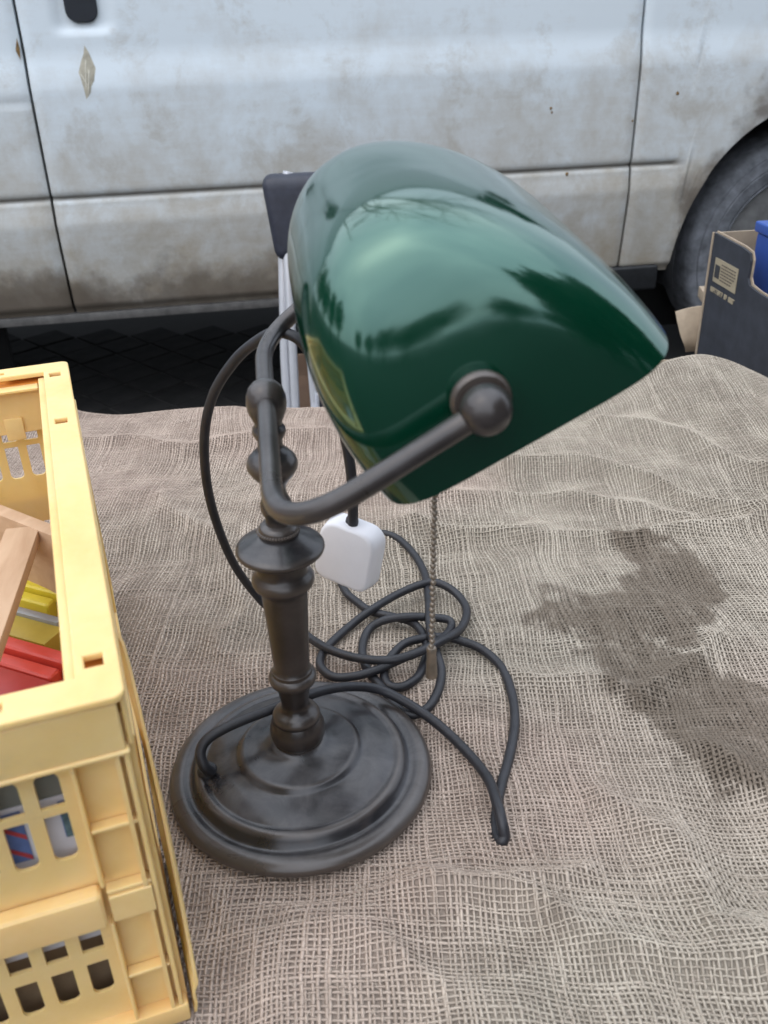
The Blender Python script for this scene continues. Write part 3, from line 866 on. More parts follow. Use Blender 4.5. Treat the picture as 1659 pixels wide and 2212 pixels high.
# ------------------------------------------------------------------ cord and plug
F_, CX_, CY_ = 1983.0, 829.5, 1106.0
CORD = [(-0.1302, 0.4892, 0.0240),
        (-0.1346, 0.4873, 0.0320),
        (-0.1372, 0.4930, 0.0400),
        (-0.1319, 0.5005, 0.0460),
        (-0.1159, 0.5095, 0.0500),
        (-0.0932, 0.5201, 0.0520),
        (-0.0701, 0.5324, 0.0520),
        (-0.0501, 0.5472, 0.0480),
        (-0.0296, 0.5649, 0.0360),
        (-0.0079, 0.5742, 0.0240),
        (0.0159, 0.5668, 0.0140),
        (0.0387, 0.5466, 0.0090),
        (0.0584, 0.5164, 0.0080),
        (0.0695, 0.4855, 0.0130),
        (0.0723, 0.4555, 0.0200),
        (0.0742, 0.4415, 0.0160),
        (0.0754, 0.4365, 0.0090),
        (0.0728, 0.4344, 0.0060),
        (0.0704, 0.4411, 0.0048),
        (0.0724, 0.4594, 0.0045),
        (0.0792, 0.4852, 0.0045),
        (0.0893, 0.5152, 0.0045),
        (0.0984, 0.5504, 0.0045),
        (0.1011, 0.5863, 0.0045),
        (0.0964, 0.6220, 0.0050),
        (0.0822, 0.6458, 0.0060),
        (0.0647, 0.6561, 0.0080),
        (0.0529, 0.6587, 0.0100),
        (0.0362, 0.6569, 0.0120),
        (0.0150, 0.6507, 0.0110),
        (0.0011, 0.6325, 0.0090),
        (-0.0040, 0.6170, 0.0070),
        (-0.0010, 0.6015, 0.0060),
        (0.0102, 0.5981, 0.0060),
        (0.0235, 0.6091, 0.0060),
        (0.0310, 0.6291, 0.0060),
        (0.0344, 0.6451, 0.0090),
        (0.0316, 0.6687, 0.0080),
        (0.0217, 0.6880, 0.0070),
        (0.0040, 0.6974, 0.0070),
        (-0.0149, 0.7079, 0.0060),
        (-0.0294, 0.7267, 0.0050),
        (-0.0399, 0.7445, 0.0050),
        (-0.0471, 0.7780, 0.0050),
        (-0.0411, 0.8198, 0.0050),
        (-0.0254, 0.8457, 0.0050),
        (-0.0054, 0.8541, 0.0050),
        (0.0143, 0.8405, 0.0050),
        (0.0308, 0.8056, 0.0050),
        (0.0391, 0.7655, 0.0060),
        (0.0395, 0.7130, 0.0120),
        (0.0378, 0.6625, 0.0180),
        (0.0416, 0.6348, 0.0130),
        (0.0447, 0.6157, 0.0080),
        (0.0411, 0.5941, 0.0060),
        (0.0314, 0.5732, 0.0050),
        (0.0187, 0.5649, 0.0050),
        (0.0067, 0.5723, 0.0050),
        (-0.0053, 0.5974, 0.0050),
        (-0.0188, 0.6246, 0.0050),
        (-0.0230, 0.6531, 0.0050),
        (-0.0173, 0.6789, 0.0060),
        (-0.0024, 0.6864, 0.0110),
        (0.0194, 0.6864, 0.0140),
        (0.0411, 0.6881, 0.0110),
        (0.0566, 0.6875, 0.0080),
        (0.0576, 0.6763, 0.0070),
        (0.0479, 0.6520, 0.0140),
        (0.0328, 0.6348, 0.0170),
        (0.0083, 0.6223, 0.0150),
        (-0.0121, 0.6130, 0.0120),
        (-0.0308, 0.6100, 0.0090),
        (-0.0482, 0.6132, 0.0070),
        (-0.0590, 0.6288, 0.0060),
        (-0.0580, 0.6463, 0.0060),
        (-0.0485, 0.6653, 0.0060),
        (-0.0321, 0.6888, 0.0060),
        (-0.0139, 0.7026, 0.0120),
        (0.0096, 0.7281, 0.0100),
        (0.0328, 0.7398, 0.0130),
        (0.0494, 0.7439, 0.0120),
        (0.0665, 0.7314, 0.0080),
        (0.0746, 0.7045, 0.0070),
        (0.0663, 0.6705, 0.0110),
        (0.0478, 0.6403, 0.0210),
        (0.0229, 0.6245, 0.0200),
        (-0.0004, 0.6190, 0.0180),
        (-0.0279, 0.6275, 0.0150),
        (-0.0519, 0.6443, 0.0120),
        (-0.0715, 0.6697, 0.0070),
        (-0.0839, 0.6872, 0.0080),
        (-0.1014, 0.6980, 0.0140),
        (-0.1190, 0.7150, 0.0184),
        (-0.1376, 0.7000, 0.0714),
        (-0.1456, 0.6800, 0.1429),
        (-0.1402, 0.6600, 0.2057),
        (-0.1265, 0.6450, 0.2506),
        (-0.1047, 0.6300, 0.2839),
        (-0.0845, 0.6150, 0.3039),
        (-0.0694, 0.6050, 0.3130),
        (-0.0542, 0.6000, 0.3093),
        (-0.0433, 0.5980, 0.2925),
        (-0.0342, 0.5950, 0.2714),
        (-0.0267, 0.5900, 0.2454),
        (-0.0229, 0.5860, 0.2183),
        (-0.0223, 0.5840, 0.1931),
        (-0.0233, 0.5830, 0.1696)]
cord = tag(link('power_cord', tube('power_cord', spline(CORD, 7), 0.0039, 12), M_CORD), 'black mains cord tangled behind the lamp base and slung over its arm', 'cord')
plug = tag(empty('mains_plug', (-.0310, .583, .1265)), 'white mains plug hanging from the black cord behind the lamp stem', 'plug')
plug.rotation_euler = (R(-6), R(9), R(-28))
plug.scale = (1, .72, 1)
def plug_mesh():
    bm = bmesh.new()
    out = rrect(-.0238, .0238, -.003, .048, .013, .009, 5)
    def ring(s, y, cz=.023):
        return [bm.verts.new((x * s, y, (z - cz) * s + cz)) for x, z in out]
    rs = [ring(.84, -.0135), ring(.90, -.0130), ring(.945, -.0112), ring(.96, -.0085), ring(1.0, .004), ring(1.0, .0125)]
    bm.faces.new(rs[0]); bm.faces.new(rs[-1][::-1])
    n = len(out)
    for a, b in zip(rs[:-1], rs[1:]):
        for i in range(n):
            j = (i + 1) % n
            bm.faces.new((a[j], a[i], b[i], b[j]))
    bmesh.ops.recalc_face_normals(bm, faces=bm.faces[:])
    me = bpy.data.meshes.new('plug_body'); bm.to_mesh(me); bm.free()
    shade(me, True, 60)
    return me
link('plug_body', plug_mesh(), M_PLUG, plug)
link('cable_boot', lathe('cable_boot', [(.0052, .044), (.0050, .0505), (.0042, .0525), (.0034, .053)], 16), M_CORD, plug, (-.002, 0, 0))
for x0, x1, z0, z1 in ((-.0130, -.0068, .010, .0140), (.0068, .0130, .010, .0140), (-.002, .002, .031, .039)):
    link('pin', bxm('pin', [((x0, x1), (.0114, .030), (z0, z1))], .0006), M_BRASS, plug)

# ------------------------------------------------------------------ yellow folding crate
crate = tag(empty('plastic_crate', (CR_O[0], CR_O[1], 0), CR_A), 'pale yellow folding plastic crate with slotted sides, full of small things', 'crate')
def mat_crate():
    m = Mat('yellow_plastic')
    n = m.noise(18, 6, 0.6, 0.4); n2 = m.noise(70, 5, 0.7)
    c = m.ramp(n, [(0.3, (0.79, 0.505, 0.195)), (0.6, (0.85, 0.580, 0.255))])
    dirt = m.ramp(m.noise(9, 7, 0.7, 0.6), [(0.54, 0.0), (0.78, 0.45)])
    scr = m.ramp(m.noise(30, 6, 0.75, 0.2, (0.3, 0.3, 3.0)), [(0.62, 0.0), (0.72, 0.35)])
    m.out(m.mix(scr, m.mix(dirt, c, (0.46, 0.35, 0.22)), (0.36, 0.26, 0.16)), 'Base Color')
    m.out(m.ramp(n2, [(0.3, 0.36), (0.7, 0.62)]), 'Roughness')
    m.set(Subsurface_Weight=0.25, Subsurface_Scale=0.02)
    m.b.inputs['Subsurface Radius'].default_value = (1.0, 0.55, 0.15)
    m.bump(n2, 0.08, 0.0008)
    return m.m
M_CRATE = mat_crate()
CW, CL, CHT = 0.335, 0.470, 0.240
def slots(u0, u1, n):
    """slot outlines over a wall from u0 to u1, in four rows"""
    H = []
    for k in range(n):
        a = u0 + k * .0183; b = a + .0113
        if b > u1: break
        H += [rrect(a, b, .178, .2005, .0055, .0005), rrect(a, b, .1425, .173, .0005, .004),
              rrect(a, b, .0715, .0965, .0005, .0005), rrect(a, b, .0365, .062, .0005, .004)]
    return H
def wall(u_len, first, n):
    return plate('wall', [(0, .004), (u_len, .004), (u_len, .225), (0, .225)], slots(first, u_len - .034, n), .0022)
RX = Matrix.Rotation(R(90), 4, 'X')
# local plate (u, v) -> front wall: x = -u, z = v ; y = depth
fm = Matrix(((-1, 0, 0, 0), (0, 0, 1, 0), (0, 1, 0, 0), (0, 0, 0, 1)))
for nm, y in (('front_wall', .0085), ('back_wall', CL - .0085)):
    link(nm, xf(wall(CW, .036, 30), Matrix.Translation((0, y, 0)) @ fm), M_CRATE, crate)
sm = Matrix(((0, 0, 1, 0), (1, 0, 0, 0), (0, 1, 0, 0), (0, 0, 0, 1)))
for nm, x in (('side_wall', -.0085), ('side_wall', -CW + .0085)):
    link(nm, xf(wall(CL, .036, 30), Matrix.Translation((x, 0, 0)) @ sm), M_CRATE, crate)
# top rim: flat band with small slots, hanging skirt outside, step inside
notch = []
for u in (-.058, -.108, -.20, -.29):
    notch.append(rrect(u - .008, u + .008, .0065, .0150)); notch.append(rrect(u - .008, u + .008, CL - .0150, CL - .0065))
for v in (.030, .335, .44):
    notch.append(rrect(-.016, -.005, v - .006, v + .006)); notch.append(rrect(-CW + .005, -CW + .016, v - .006, v + .006))
rim = plate('top_rim', rrect(-CW, 0, 0, CL, .005, .005), [rrect(-CW + .0185, -.0185, .0185, CL - .0185, .002, .002)] + notch, .002, .0012)
link('top_rim', xf(rim, Matrix.Translation((0, 0, CHT - .001))), M_CRATE, crate)
sk_ = .0022
link('rim_skirt', bxm('rim_skirt', [((-CW + .0035, -.0035), (-.0002, sk_), (.2085, CHT - .0035)), ((-CW + .0035, -.0035), (CL - sk_, CL + .0002), (.2085, CHT - .0035)),
                                   ((-sk_, .0002), (.0025, CL - .0025), (.2085, CHT - .0035)), ((-CW - .0002, -CW + sk_), (.0025, CL - .0025), (.2085, CHT - .0035)),
                                   ((-CW + .002, -.002), (-.0014, .0086), (.2060, .2090)), ((-CW + .002, -.002), (CL - .0086, CL + .0014), (.2060, .2090)),
                                   ((-.0086, .0014), (.009, CL - .009), (.2060, .2090))], .0008, 1), M_CRATE, crate)
link('notch_backing', bxm('notch_backing', [((-CW + .004, -.004), (.0035, .0185), (.2305, .2325)), ((-CW + .004, -.004), (CL - .0185, CL - .0035), (.2305, .2325)), ((-.0185, -.0035), (.019, CL - .019), (.2305, .2325))]), simple('inner_light_orange', (.74, .30, .055), .5), crate)  # added strip; its orange stands in for light inside the notch holes
link('inner_ledge', bxm('inner_ledge', [((-.0250, -.0186), (.0190, CL - .019), (.2330, .2358)), ((-CW + .0186, -CW + .025), (.0190, CL - .019), (.2330, .2358)),
                                       ((-CW + .026, -.026), (.0186, .0245), (.2290, .2318)), ((-CW + .026, -.026), (CL - .0300, CL - .0186), (.2290, .2318)),
                                       ((-CW + .02, -.02), (CL - .0215, CL - .0192), (.1900, .2285)), ((-.0212, -.0190), (.02, CL - .02), (.205, .2325))], .0006, 1), M_CRATE, crate)
for x in (-.052, -.15, -.26):
    link('latch_tab', bxm('latch_tab', [((x - .0075, x + .0075), (CL - .0245, CL - .0218), (.185, .205))], .0008), M_CRATE, crate)
# corner pockets and hinge bar on near and far faces
for y0, y1, yb in ((.0003, .0072, 0), (CL - .0072, CL - .0003, 1)):
    bx = []
    for s0 in (0, 1):
        X = (lambda a, b: (-b, -a)) if s0 == 0 else (lambda a, b: (-CW + a, -CW + b))
        bx += [(X(.0277, .0297), (y0, y1), (.004, .0955)), (X(.0277, .0297), (y0, y1), (.1235, .2055)),
               (X(.0028, .0052), (y0, y1), (.004, .2055))]
        for z in (.1615, .0505):
            bx.append((X(.0053, .0276), (y0 + .0004, y1), (z - .0012, z + .0012)))
        bx.append((X(.0053, .0276), (y0 + .0004, y1), (.1168, .1195)))
        bx.append((X(.0056, .0274), (y0 - .001, y1), (.098, .1163)))
    for part in (bx[:len(bx) // 2], bx[len(bx) // 2:]):
        link('corner_ribs', bxm('corner_ribs', part, .0005, 1), M_CRATE, crate)
    link('hinge_bar', bxm('hinge_bar', [((-CW + .030, -.030), ((-.0035, .0070) if yb == 0 else (CL - .0070, CL + .0035)), (.0975, .1225))], .0038, 3), M_CRATE, crate)
    link('foot_band', bxm('foot_band', [((-CW + .0003, -.0003), ((-.0008, .0105) if yb == 0 else (CL - .0105, CL + .0008)), (.0, .014))], .0015, 2), M_CRATE, crate)
link('side_post', bxm('side_post', [((-.0072, -.0002), (.0075, .0100), (.004, .2055)), ((-.0072, -.0002), (.060, .0625), (.004, .2055)), ((-.0072, -.0002), (.41, .4125), (.004, .2055)), ((-.0072, -.0002), (.46, .4625), (.004, .2055)), ((-.0072, -.0006), (.010, .46), (.100, .121)), ((-.0105, -.0003), (.0110, CL - .011), (.0, .014))], .0006, 1), M_CRATE, crate)
link('crate_floor', bxm('crate_floor', [((-CW + .008, -.008), (.008, CL - .008), (.003, .0055))]), M_CRATE, crate)
# outer flap standing off the right side
def flap_mesh():
    ys = np.linspace(.002, .118, 40); v = []; f = []
    for y in ys:
        t = (y - .002) / .116
        zt = np.interp(y, [.002, .012, .03, .06, .10, .110, .118], [.030, .065, .105, .155, .197, .199, .185])
        for k in range(12):
            s = k / 11
            x = .0018 + .0048 * math.sin(math.pi * min(1, .12 + t)) ** .5 * s ** .8 + .0015 * math.sin(s * 9 + y * 30) * s
            v.append((x, y, .001 + (zt - .001) * s))
    n = len(v)
    v += [(p[0] + .0016, p[1], p[2]) for p in v]
    for i in range(39):
        for k in range(11):
            a = i * 12 + k
            f.append((a, a + 1, a + 13, a + 12)); f.append((n + a, n + a + 12, n + a + 13, n + a + 1))
        a = i * 12 + 11
        f.append((a, n + a, n + a + 12, a + 12))
    for k in range(11):
        f.append((k, n + k, n + k + 1, k + 1)); a = 39 * 12 + k
        f.append((a, a + 1, n + a + 1, n + a))
    return pmesh('side_flap', v, f, True, 40)
link('side_flap', flap_mesh(), M_CRATE, crate)

# things in the crate (positions in the crate's own frame turned into the world)
cM = Matrix.Translation((CR_O[0], CR_O[1], 0)) @ Matrix.Rotation(CR_A, 4, 'Z')
def in_crate(name, x, y, z, rz=0.0):
    o = empty(name, cM @ Vector((x, y, z)), CR_A + rz)
    return o
def mat_wood(name, c0, c1):
    m = Mat(name)
    n = m.noise(8, 5, 0.6, 0.8, (6, 1, 6))
    m.out(m.ramp(n, [(0.3, c0), (0.7, c1)]), 'Base Color')
    m.set(Roughness=0.6)
    m.bump(n, 0.15, 0.001)
    return m.m
M_PINE = mat_wood('pale_wood', (0.42, 0.26, 0.15), (0.56, 0.38, 0.24))
M_PINED = mat_wood('brown_wood', (0.20, 0.11, 0.06), (0.30, 0.175, 0.10))
tray = tag(empty('wooden_tray', (-.258, .612, .0062), R(-34)), 'pale wooden divided tray standing inside the yellow crate', 'tray')
TB = .085
link('back_board', bxm('back_board', [((-.125, .016), (-.006, .006), (.0, .155))], .001), M_PINE, tray)
dv = bxm('divider', [((-.0128, .0128), (-.20, .0), (.144, .154))], .001)
link('divider', dv, M_PINE, tray, (-.020, -.008, .0005), (0, 0, R(42)))
link('tray_floor', bxm('tray_floor', [((-.125, .016), (-.145, -.0065), (.0, .006))], .0006), M_PINED, tray)
# small boxes and blocks heaped in the near half
def block(name, label, cat, px, py, z, L, Wd, Hh, rz, mat, group=None, groove=True, rx=0.0):
    o = tag(empty(name, (px, py, z), rz), label, cat, group)
    o.rotation_euler = (rx, 0, rz)
    if groove:
        link('bar', bxm('bar', [((-L / 2, L / 2), (.0012, Wd / 2), (0, Hh))], .0036, 3), mat, o)
        link('bar', bxm('bar', [((-L / 2, L / 2 - .006), (-Wd / 2, -.0012), (0, Hh * .86))], .0036, 3), mat, o)
        link('web', bxm('web', [((-L / 2 + .003, L / 2 - .009), (-.0014, .0014), (.001, Hh * .6))]), mat, o)
    else:
        link('body', bxm('body', [((-L / 2, L / 2), (-Wd / 2, Wd / 2), (0, Hh))], .0012, 2), mat, o)
    return o
M_YEL = simple('yellow_toy', (.62, .50, .035), .4, var=.12)
M_OCH = simple('ochre_toy', (.38, .28, .035), .45, var=.15)
M_RED = simple('red_toy', (.55, .055, .035), .38, var=.12)
M_DRED = simple('dark_red_toy', (.38, .035, .030), .4, var=.12)
M_GREY = simple('grey_tin', (.30, .31, .31), .4, .4, var=.2)
M_GB = simple('grey_blue', (.22, .27, .28), .45, var=.15)
IR = R(-24)
block('yellow_block', 'bright yellow grooved plastic block, topmost in the wooden tray compartment', 'block', -0.2873, 0.6167, 0.0850, 0.07, 0.024, 0.02, IR, M_YEL, groove=True)
block('ochre_block', 'dull ochre plastic block below the bright yellow one', 'block', -0.2793, 0.5668, 0.0850, 0.07, 0.022, 0.018, IR, M_OCH, groove=False)
block('grey_clip', 'shiny grey metal strip lying behind the ochre block', 'strip', -0.2746, 0.5803, 0.0900, 0.06, 0.007, 0.016, IR, M_GREY, groove=False)
block('red_block', 'red grooved plastic block in the middle of the crate heap', 'block', -0.2636, 0.5294, 0.0850, 0.085, 0.026, 0.022, IR, M_RED, groove=True)
block('dark_red_block', 'dark red plastic block nearest the crate front', 'block', -0.2623, 0.4985, 0.0850, 0.07, 0.026, 0.018, IR, M_DRED, groove=False)
block('grey_blue_block', 'grey-blue rounded block beside the dark red one', 'block', -0.2441, 0.5213, 0.0750, 0.022, 0.02, 0.018, IR, M_GB, groove=False)
block('grey_tin', 'dented grey tin lid at the crate wall beside the red block', 'tin', -0.2527, 0.5655, 0.0700, 0.03, 0.05, 0.012, IR, M_GREY, groove=False)
# carton with things just behind the slotted front
M_CARD = simple('brown_card', (.21, .15, .09), .8, scale=40, var=.2, bump=.15)
M_CARD2 = simple('beige_card', (.36, .285, .205), .85, scale=40, var=.15, bump=.2)
M_PAPER = simple('white_paper', (.60, .60, .64), .7, scale=60, var=.06)
M_INK = simple('printed_ink', (.06, .06, .075), .7)
M_BLUE = simple('printed_blue', (.10, .16, .36), .6, var=.25, scale=90)
M_REDP = simple('printed_red', (.42, .05, .06), .6)
lb = tag(in_crate('brown_carton', -.165, .020, .0062), 'brown cardboard carton low in the yellow crate behind its slots', 'carton')
link('carton_body', bxm('carton_body', [((-.145, .140), (0, .12), (0, .081))], .001), M_CARD, lb)
pk = tag(in_crate('printed_leaflets', -.165, .0175, .0765), 'white printed leaflets lying on the brown carton in the crate', 'leaflets')
link('leaflet', bxm('leaflet', [((-.145, .140), (0, .10), (.0112, .0150))], .0004), M_PAPER, pk)
link('leaflet', bxm('leaflet', [((-.145, .142), (-.002, .0), (-.004, .0148))], .0002), M_PAPER, pk)
ink = []
for k in range(26):
    x = .118 - k * .0095 + random.uniform(-.001, .001)
    for q in range(3):
        z = .011 - q * .0042
        ink.append(((x, x + random.uniform(.0015, .006)), (-.0024, -.0021), (z, z + .0017)))
link('lettering', bxm('lettering', ink), M_INK, pk)
def card_pack(name, label, x0, x1, z0, z1, mat, cat='packet'):
    o = tag(in_crate(name, (x0 + x1) / 2, .0165, z0), label, cat)
    h = (x1 - x0) / 2
    link('body', bxm('body', [((-h, h), (0, .02), (0, z1 - z0))], .0008), mat, o)
    return o, h
p1, h1 = card_pack('white_packet', 'white packet with a blue-green picture behind the right column of crate slots', -.0515, -.031, .0945, .176, M_PAPER)
link('picture', bxm('picture', [((.001, .008), (-.0006, -.0002), (.054, .078))]), simple('blue_green', (.10, .17, .19), .6, var=.4, scale=200), p1)
link('picture_tip', pmesh('picture_tip', [(.0005, -.0005, .054), (.0075, -.0005, .063), (.0075, -.0005, .0785), (.0005, -.0005, .0785), (.0005, -.0002, .054), (.0075, -.0002, .063), (.0075, -.0002, .0785), (.0005, -.0002, .0785)], [(0, 1, 2, 3), (7, 6, 5, 4)], False), M_BLUE, p1)
p2, h2 = card_pack('striped_packet', 'blue packet with red diagonal stripes behind the crate slots', -.0715, -.0525, .0945, .176, M_PAPER)
link('blue_field', bxm('blue_field', [((-.0088, .0042), (-.0006, -.0002), (.046, .079))]), M_BLUE, p2)
for k in range(2):
    z = .071 - k * .014
    link('stripe', pmesh('stripe', [(-.0085, -.0009, z), (.0040, -.0009, z - .011), (.0040, -.0009, z - .0078), (-.0085, -.0009, z + .0032)], [(0, 1, 2, 3)], False), M_REDP, p2)
p3, h3 = card_pack('grey_tin_box', 'grey-green tin box high behind the crate slots', -.075, -.030, .1765, .203, simple('grey_green', (.16, .175, .16), .5))
link('lettering', bxm('lettering', [((.006, .009), (-.0006, -.0002), (.014, .0165)), ((.010, .013), (-.0006, -.0002), (.0145, .017)), ((.0135, .016), (-.0006, -.0002), (.014, .0165))]), M_INK, p3)
p4, h4 = card_pack('rust_red_box', 'rust brown box behind the crate slots at the left edge', -.12, -.0755, .0945, .203, simple('rust_card', (.26, .10, .045), .6))

# ------------------------------------------------------------------ folded chair leaning by the van
chair = tag(empty('folding_chair', (.005, 1.80, Z0), R(4)), 'folded chrome tube chair with black back and seat behind the lamp', 'chair')
M_CHROME = simple('chrome_tube', (.78, .79, .83), .28, .45, var=.06, scale=15)
M_CPAD = simple('black_chair_pad', (.028, .031, .046), .5, scale=50, var=.25, bump=.2, bscale=150)
def lean(x, y, z):   # the folded chair leans back a little towards the van
    return (x, y + .10 * z, z)
for sx in (-1, 1):
    a = sx * .205
    link('leg', tube('leg', fillet([lean(a, .01, .012), lean(a * .97, .01, .35), lean(a * .94 - .012 * sx, .01, .66), lean(a * .80, .01, .72)], .05), .0108, 14), M_CHROME, chair)
    link('leg', tube('leg', fillet([lean(a * .93, -.018, .012), lean(a * .88, -.018, .40), lean(a * .86, -.014, .60)], .05), .0092, 14), M_CHROME, chair)
    link('brace', tube('brace', fillet([lean(a * .72, -.035, .60), lean(a * .70, -.035, .25), lean(a * .52, -.035, .20), lean(0, -.035, .20)], .05), .0085, 12), M_CHROME, chair)
    link('bracket', bxm('bracket', [((min(a * .66, a * .92), max(a * .66, a * .92)), (-.052, -.048), (.262, .270)), ((a * .66 - .0015, a * .66 + .0015), (-.052, -.03), (.255, .30))], .0008), M_CHROME, chair).location = (0, .027, 0)
    link('foot_cap', lathe('foot_cap', [(.013, 0), (.014, .003), (.0135, .03), (.011, .033)], 16), M_BLACKP, chair, (a, .01, 0))
bp = bxm('backrest', [((-.216, .216), (-.024, .030), (.560, .718))], .024, 5)
for v in bp.vertices:
    v.co.y += .10 * v.co.z
    v.co.x *= 1 - .55 * max(0, .690 - v.co.z)
link('backrest', bp, M_CPAD, chair)
bs = bxm('seat', [((-.150, .150), (-.040, -.006), (.16, .55))], .010, 3)
for v in bs.vertices: v.co.y += .10 * v.co.z
link('seat', bs, M_CPAD, chair)
carton = tag(empty('tan_carton', (-.150, 1.99, Z0), R(6)), 'tan cardboard carton on the ground behind the table beside the chair legs', 'carton')
link('carton_body', bxm('carton_body', [((-.072, .20), (0, .12), (.002, .26))], .002), simple('tan_card', (.22, .14, .095), .85, scale=30, var=.12), carton)
link('carton_flap', pmesh('carton_flap', [(-.072, 0, .26), (-.055, 0, .31), (.15, 0, .31), (.20, 0, .26), (-.072, .003, .26), (-.055, .003, .31), (.15, .003, .31), (.20, .003, .26)], [(0, 3, 2, 1), (4, 5, 6, 7), (0, 1, 5, 4), (1, 2, 6, 5), (2, 3, 7, 6)], False), simple('tan_card_flap', (.22, .14, .095), .85, scale=30, var=.12), carton)

# ------------------------------------------------------------------ right: second table, dark box, blue folder, cartons
t2 = tag(empty('side_table', (.556, 1.50, Z0), R(-20)), 'small plank table carrying the dark box at the right', 'table')
for k in range(5):
    link('plank', bxm('plank', [((.0, .80), (-.33 + k * .165, -.33 + k * .165 + .162), (.430, .452))], .003), M_WOODT, t2)
for sx in (.06, .74):
    for sy in (-.28, .42):
        link('leg', bxm('leg', [((sx - .025, sx + .025), (sy - .025, sy + .025), (.001, .4295))], .003), M_WOODT, t2)
dbx = tag(empty('dark_box', (.545, 1.500, -.0475), R(-83.5)), 'dark blue-grey cardboard box with a cream printed label and notched rim', 'box')
# local x runs along the visible face towards the camera, local y away to the right
M_DBOX = simple('dark_card', (.030, .034, .044), .7, scale=30, var=.3, bump=.15)
face = plate('face', [(0, 0), (.34, 0), (.34, .160), (.165, .160), (.135, .163), (.128, .172), (.128, .198), (.122, .208), (.10, .211), (0, .2125)], [], .004)
link('face', xf(face, Matrix.Translation((0, .002, 0)) @ RX), M_DBOX, dbx)
link('inner_face', xf(plate('inner_face', [(.002, .006), (.338, .006), (.338, .1625), (.168, .1625), (.139, .1655), (.1315, .174), (.1315, .200), (.124, .2108), (.10, .2138), (.002, .2155)], [], .002), Matrix.Translation((0, .0052, 0)) @ RX), M_CARD2, dbx)
link('end_wall', bxm('end_wall', [((-.004, .0), (.0, .26), (0, .212))]), M_CARD2, dbx)
link('end_wall', bxm('end_wall', [((.340, .344), (.0, .26), (0, .16))]), M_DBOX, dbx)
link('side_wall', bxm('side_wall', [((.0005, .3395), (.256, .26), (0, .212))]), M_CARD2, dbx)
link('box_floor', bxm('box_floor', [((.0005, .3395), (.0065, .2555), (.0005, .004))]), M_CARD2, dbx)
link('edge_strip', bxm('edge_strip', [((-.0042, .0012), (-.0012, .0), (0, .2125))]), M_CARD2, dbx)
M_LAB = simple('cream_label', (.34, .29, .20), .7, var=.08)
lab = link('label', bxm('label', [((.020, .098), (-.0012, -.0002), (.140, .178))]), M_LAB, dbx)
lt = [((.024, .040), (-.0018, -.0013), (.1475, .168))]
link('label_emblem', bxm('label_emblem', lt), simple('emblem_dark', (.035, .037, .042), .7), lab)
lt = []
for r_ in range(6):
    z = .1705 - r_ * .0048
    x = .044
    while x < .092 - r_ * .002:
        w_ = random.uniform(.003, .008)
        lt.append(((x, x + w_), (-.0017, -.0013), (z, z + .0021)))
        x += w_ + .0018
link('lettering', bxm('lettering', lt), simple('label_ink', (.12, .10, .075), .7), lab)
lt = []; x = .016
for k in range(17):
    w_ = random.uniform(.0034, .0050)
    if k not in (9, 12):
        lt += [((x, x + .0013), (-.0008, -.0002), (.1225, .1305)), ((x + .0013, x + w_), (-.0008, -.0002), (random.choice((.1225, .1255, .129)), .1305))]
    x += w_ + .0009
link('lettering', bxm('lettering', lt), M_LAB, dbx)
bf = tag(empty('blue_folder', (.600, 1.440, -.042), R(-83.5)), 'bright blue plastic folder standing in the dark box', 'folder')
M_BLUEF = simple('blue_plastic', (.022, .075, .32), .35, var=.1, scale=10)
link('spine', bxm('spine', [((-.02, .26), (0, .05), (0, .215))], .004, 3), M_BLUEF, bf)
link('lid_edge', bxm('lid_edge', [((-.024, .264), (-.004, .054), (.2155, .232))], .004, 3), M_BLUEF, bf)
# torn carton behind it, one flap hanging out to the left
tc = tag(empty('torn_carton', (.685, 1.66, -.0475), R(-6)), 'torn beige cardboard carton behind the dark box with a drooping flap', 'carton')
link('carton_body', bxm('carton_body', [((-.045, .20), (0, .20), (0, .022))], .002), M_CARD2, tc)
fl = []
ff = []
for i in range(9):
    s = i / 8
    for k in range(7):
        t = k / 6
        x = -.045 - .095 * s * (1 - .25 * t)
        z = .055 - .012 * s * s - .085 * t * (1 - .12 * s) + .006 * math.sin(t * 5 + s * 3)
        y = -.07 + .02 * s - .028 * math.sin(t * 2.4) * s
        fl.append((x, y, z))
for i in range(8):
    for k in range(6):
        a = i * 7 + k
        ff.append((a, a + 7, a + 8, a + 1))
n = len(fl)
fl2 = fl + [(x, y + .003, z) for x, y, z in fl]
ff2 = ff + [tuple(n + q for q in f_[::-1]) for f_ in ff]
edge = [i for i in range(7)] + [i * 7 + 6 for i in range(1, 9)] + [8 * 7 + k for k in range(5, -1, -1)] + [i * 7 for i in range(7, 0, -1)]
for a, b in zip(edge, edge[1:] + edge[:1]): ff2.append((a, b, n + b, n + a))
link('torn_flap', pmesh('torn_flap', fl2, ff2, True, 60), M_CARD2, tc)
link('pink_scrap', bxm('pink_scrap', [((-.060, -.044), (-.05, -.04), (.050, .066))], .002), simple('pink_print', (.60, .10, .36), .5), tc)
ct = tag(empty('crockery_carton', (.40, 1.345, Z0), R(-3)), 'open cardboard carton of crockery behind the far cloth edge', 'carton')
link('carton_wall', bxm('carton_wall', [((-.16, .095), (.085, .089), (.002, .478)), ((-.16, .095), (.0, .004), (.002, .44)), ((-.164, -.160), (0, .089), (.002, .478)), ((.0952, .099), (0, .089), (.002, .478)), ((-.16, .095), (.0045, .0845), (.002, .43))]), M_CARD2, ct)
cup = tag(link('white_cup', lathe('white_cup', [(.012, 0), (.014, .002), (.020, .006), (.028, .02), (.031, .032), (.0305, .034), (.029, .031), (.018, .006), (.001, .005)], 40), simple('greenish_china', (.62, .66, .62), .2, var=.03), None, (.478, 1.392, Z0 + .4305)), 'pale greenish white china cup in the crockery carton', 'cup')
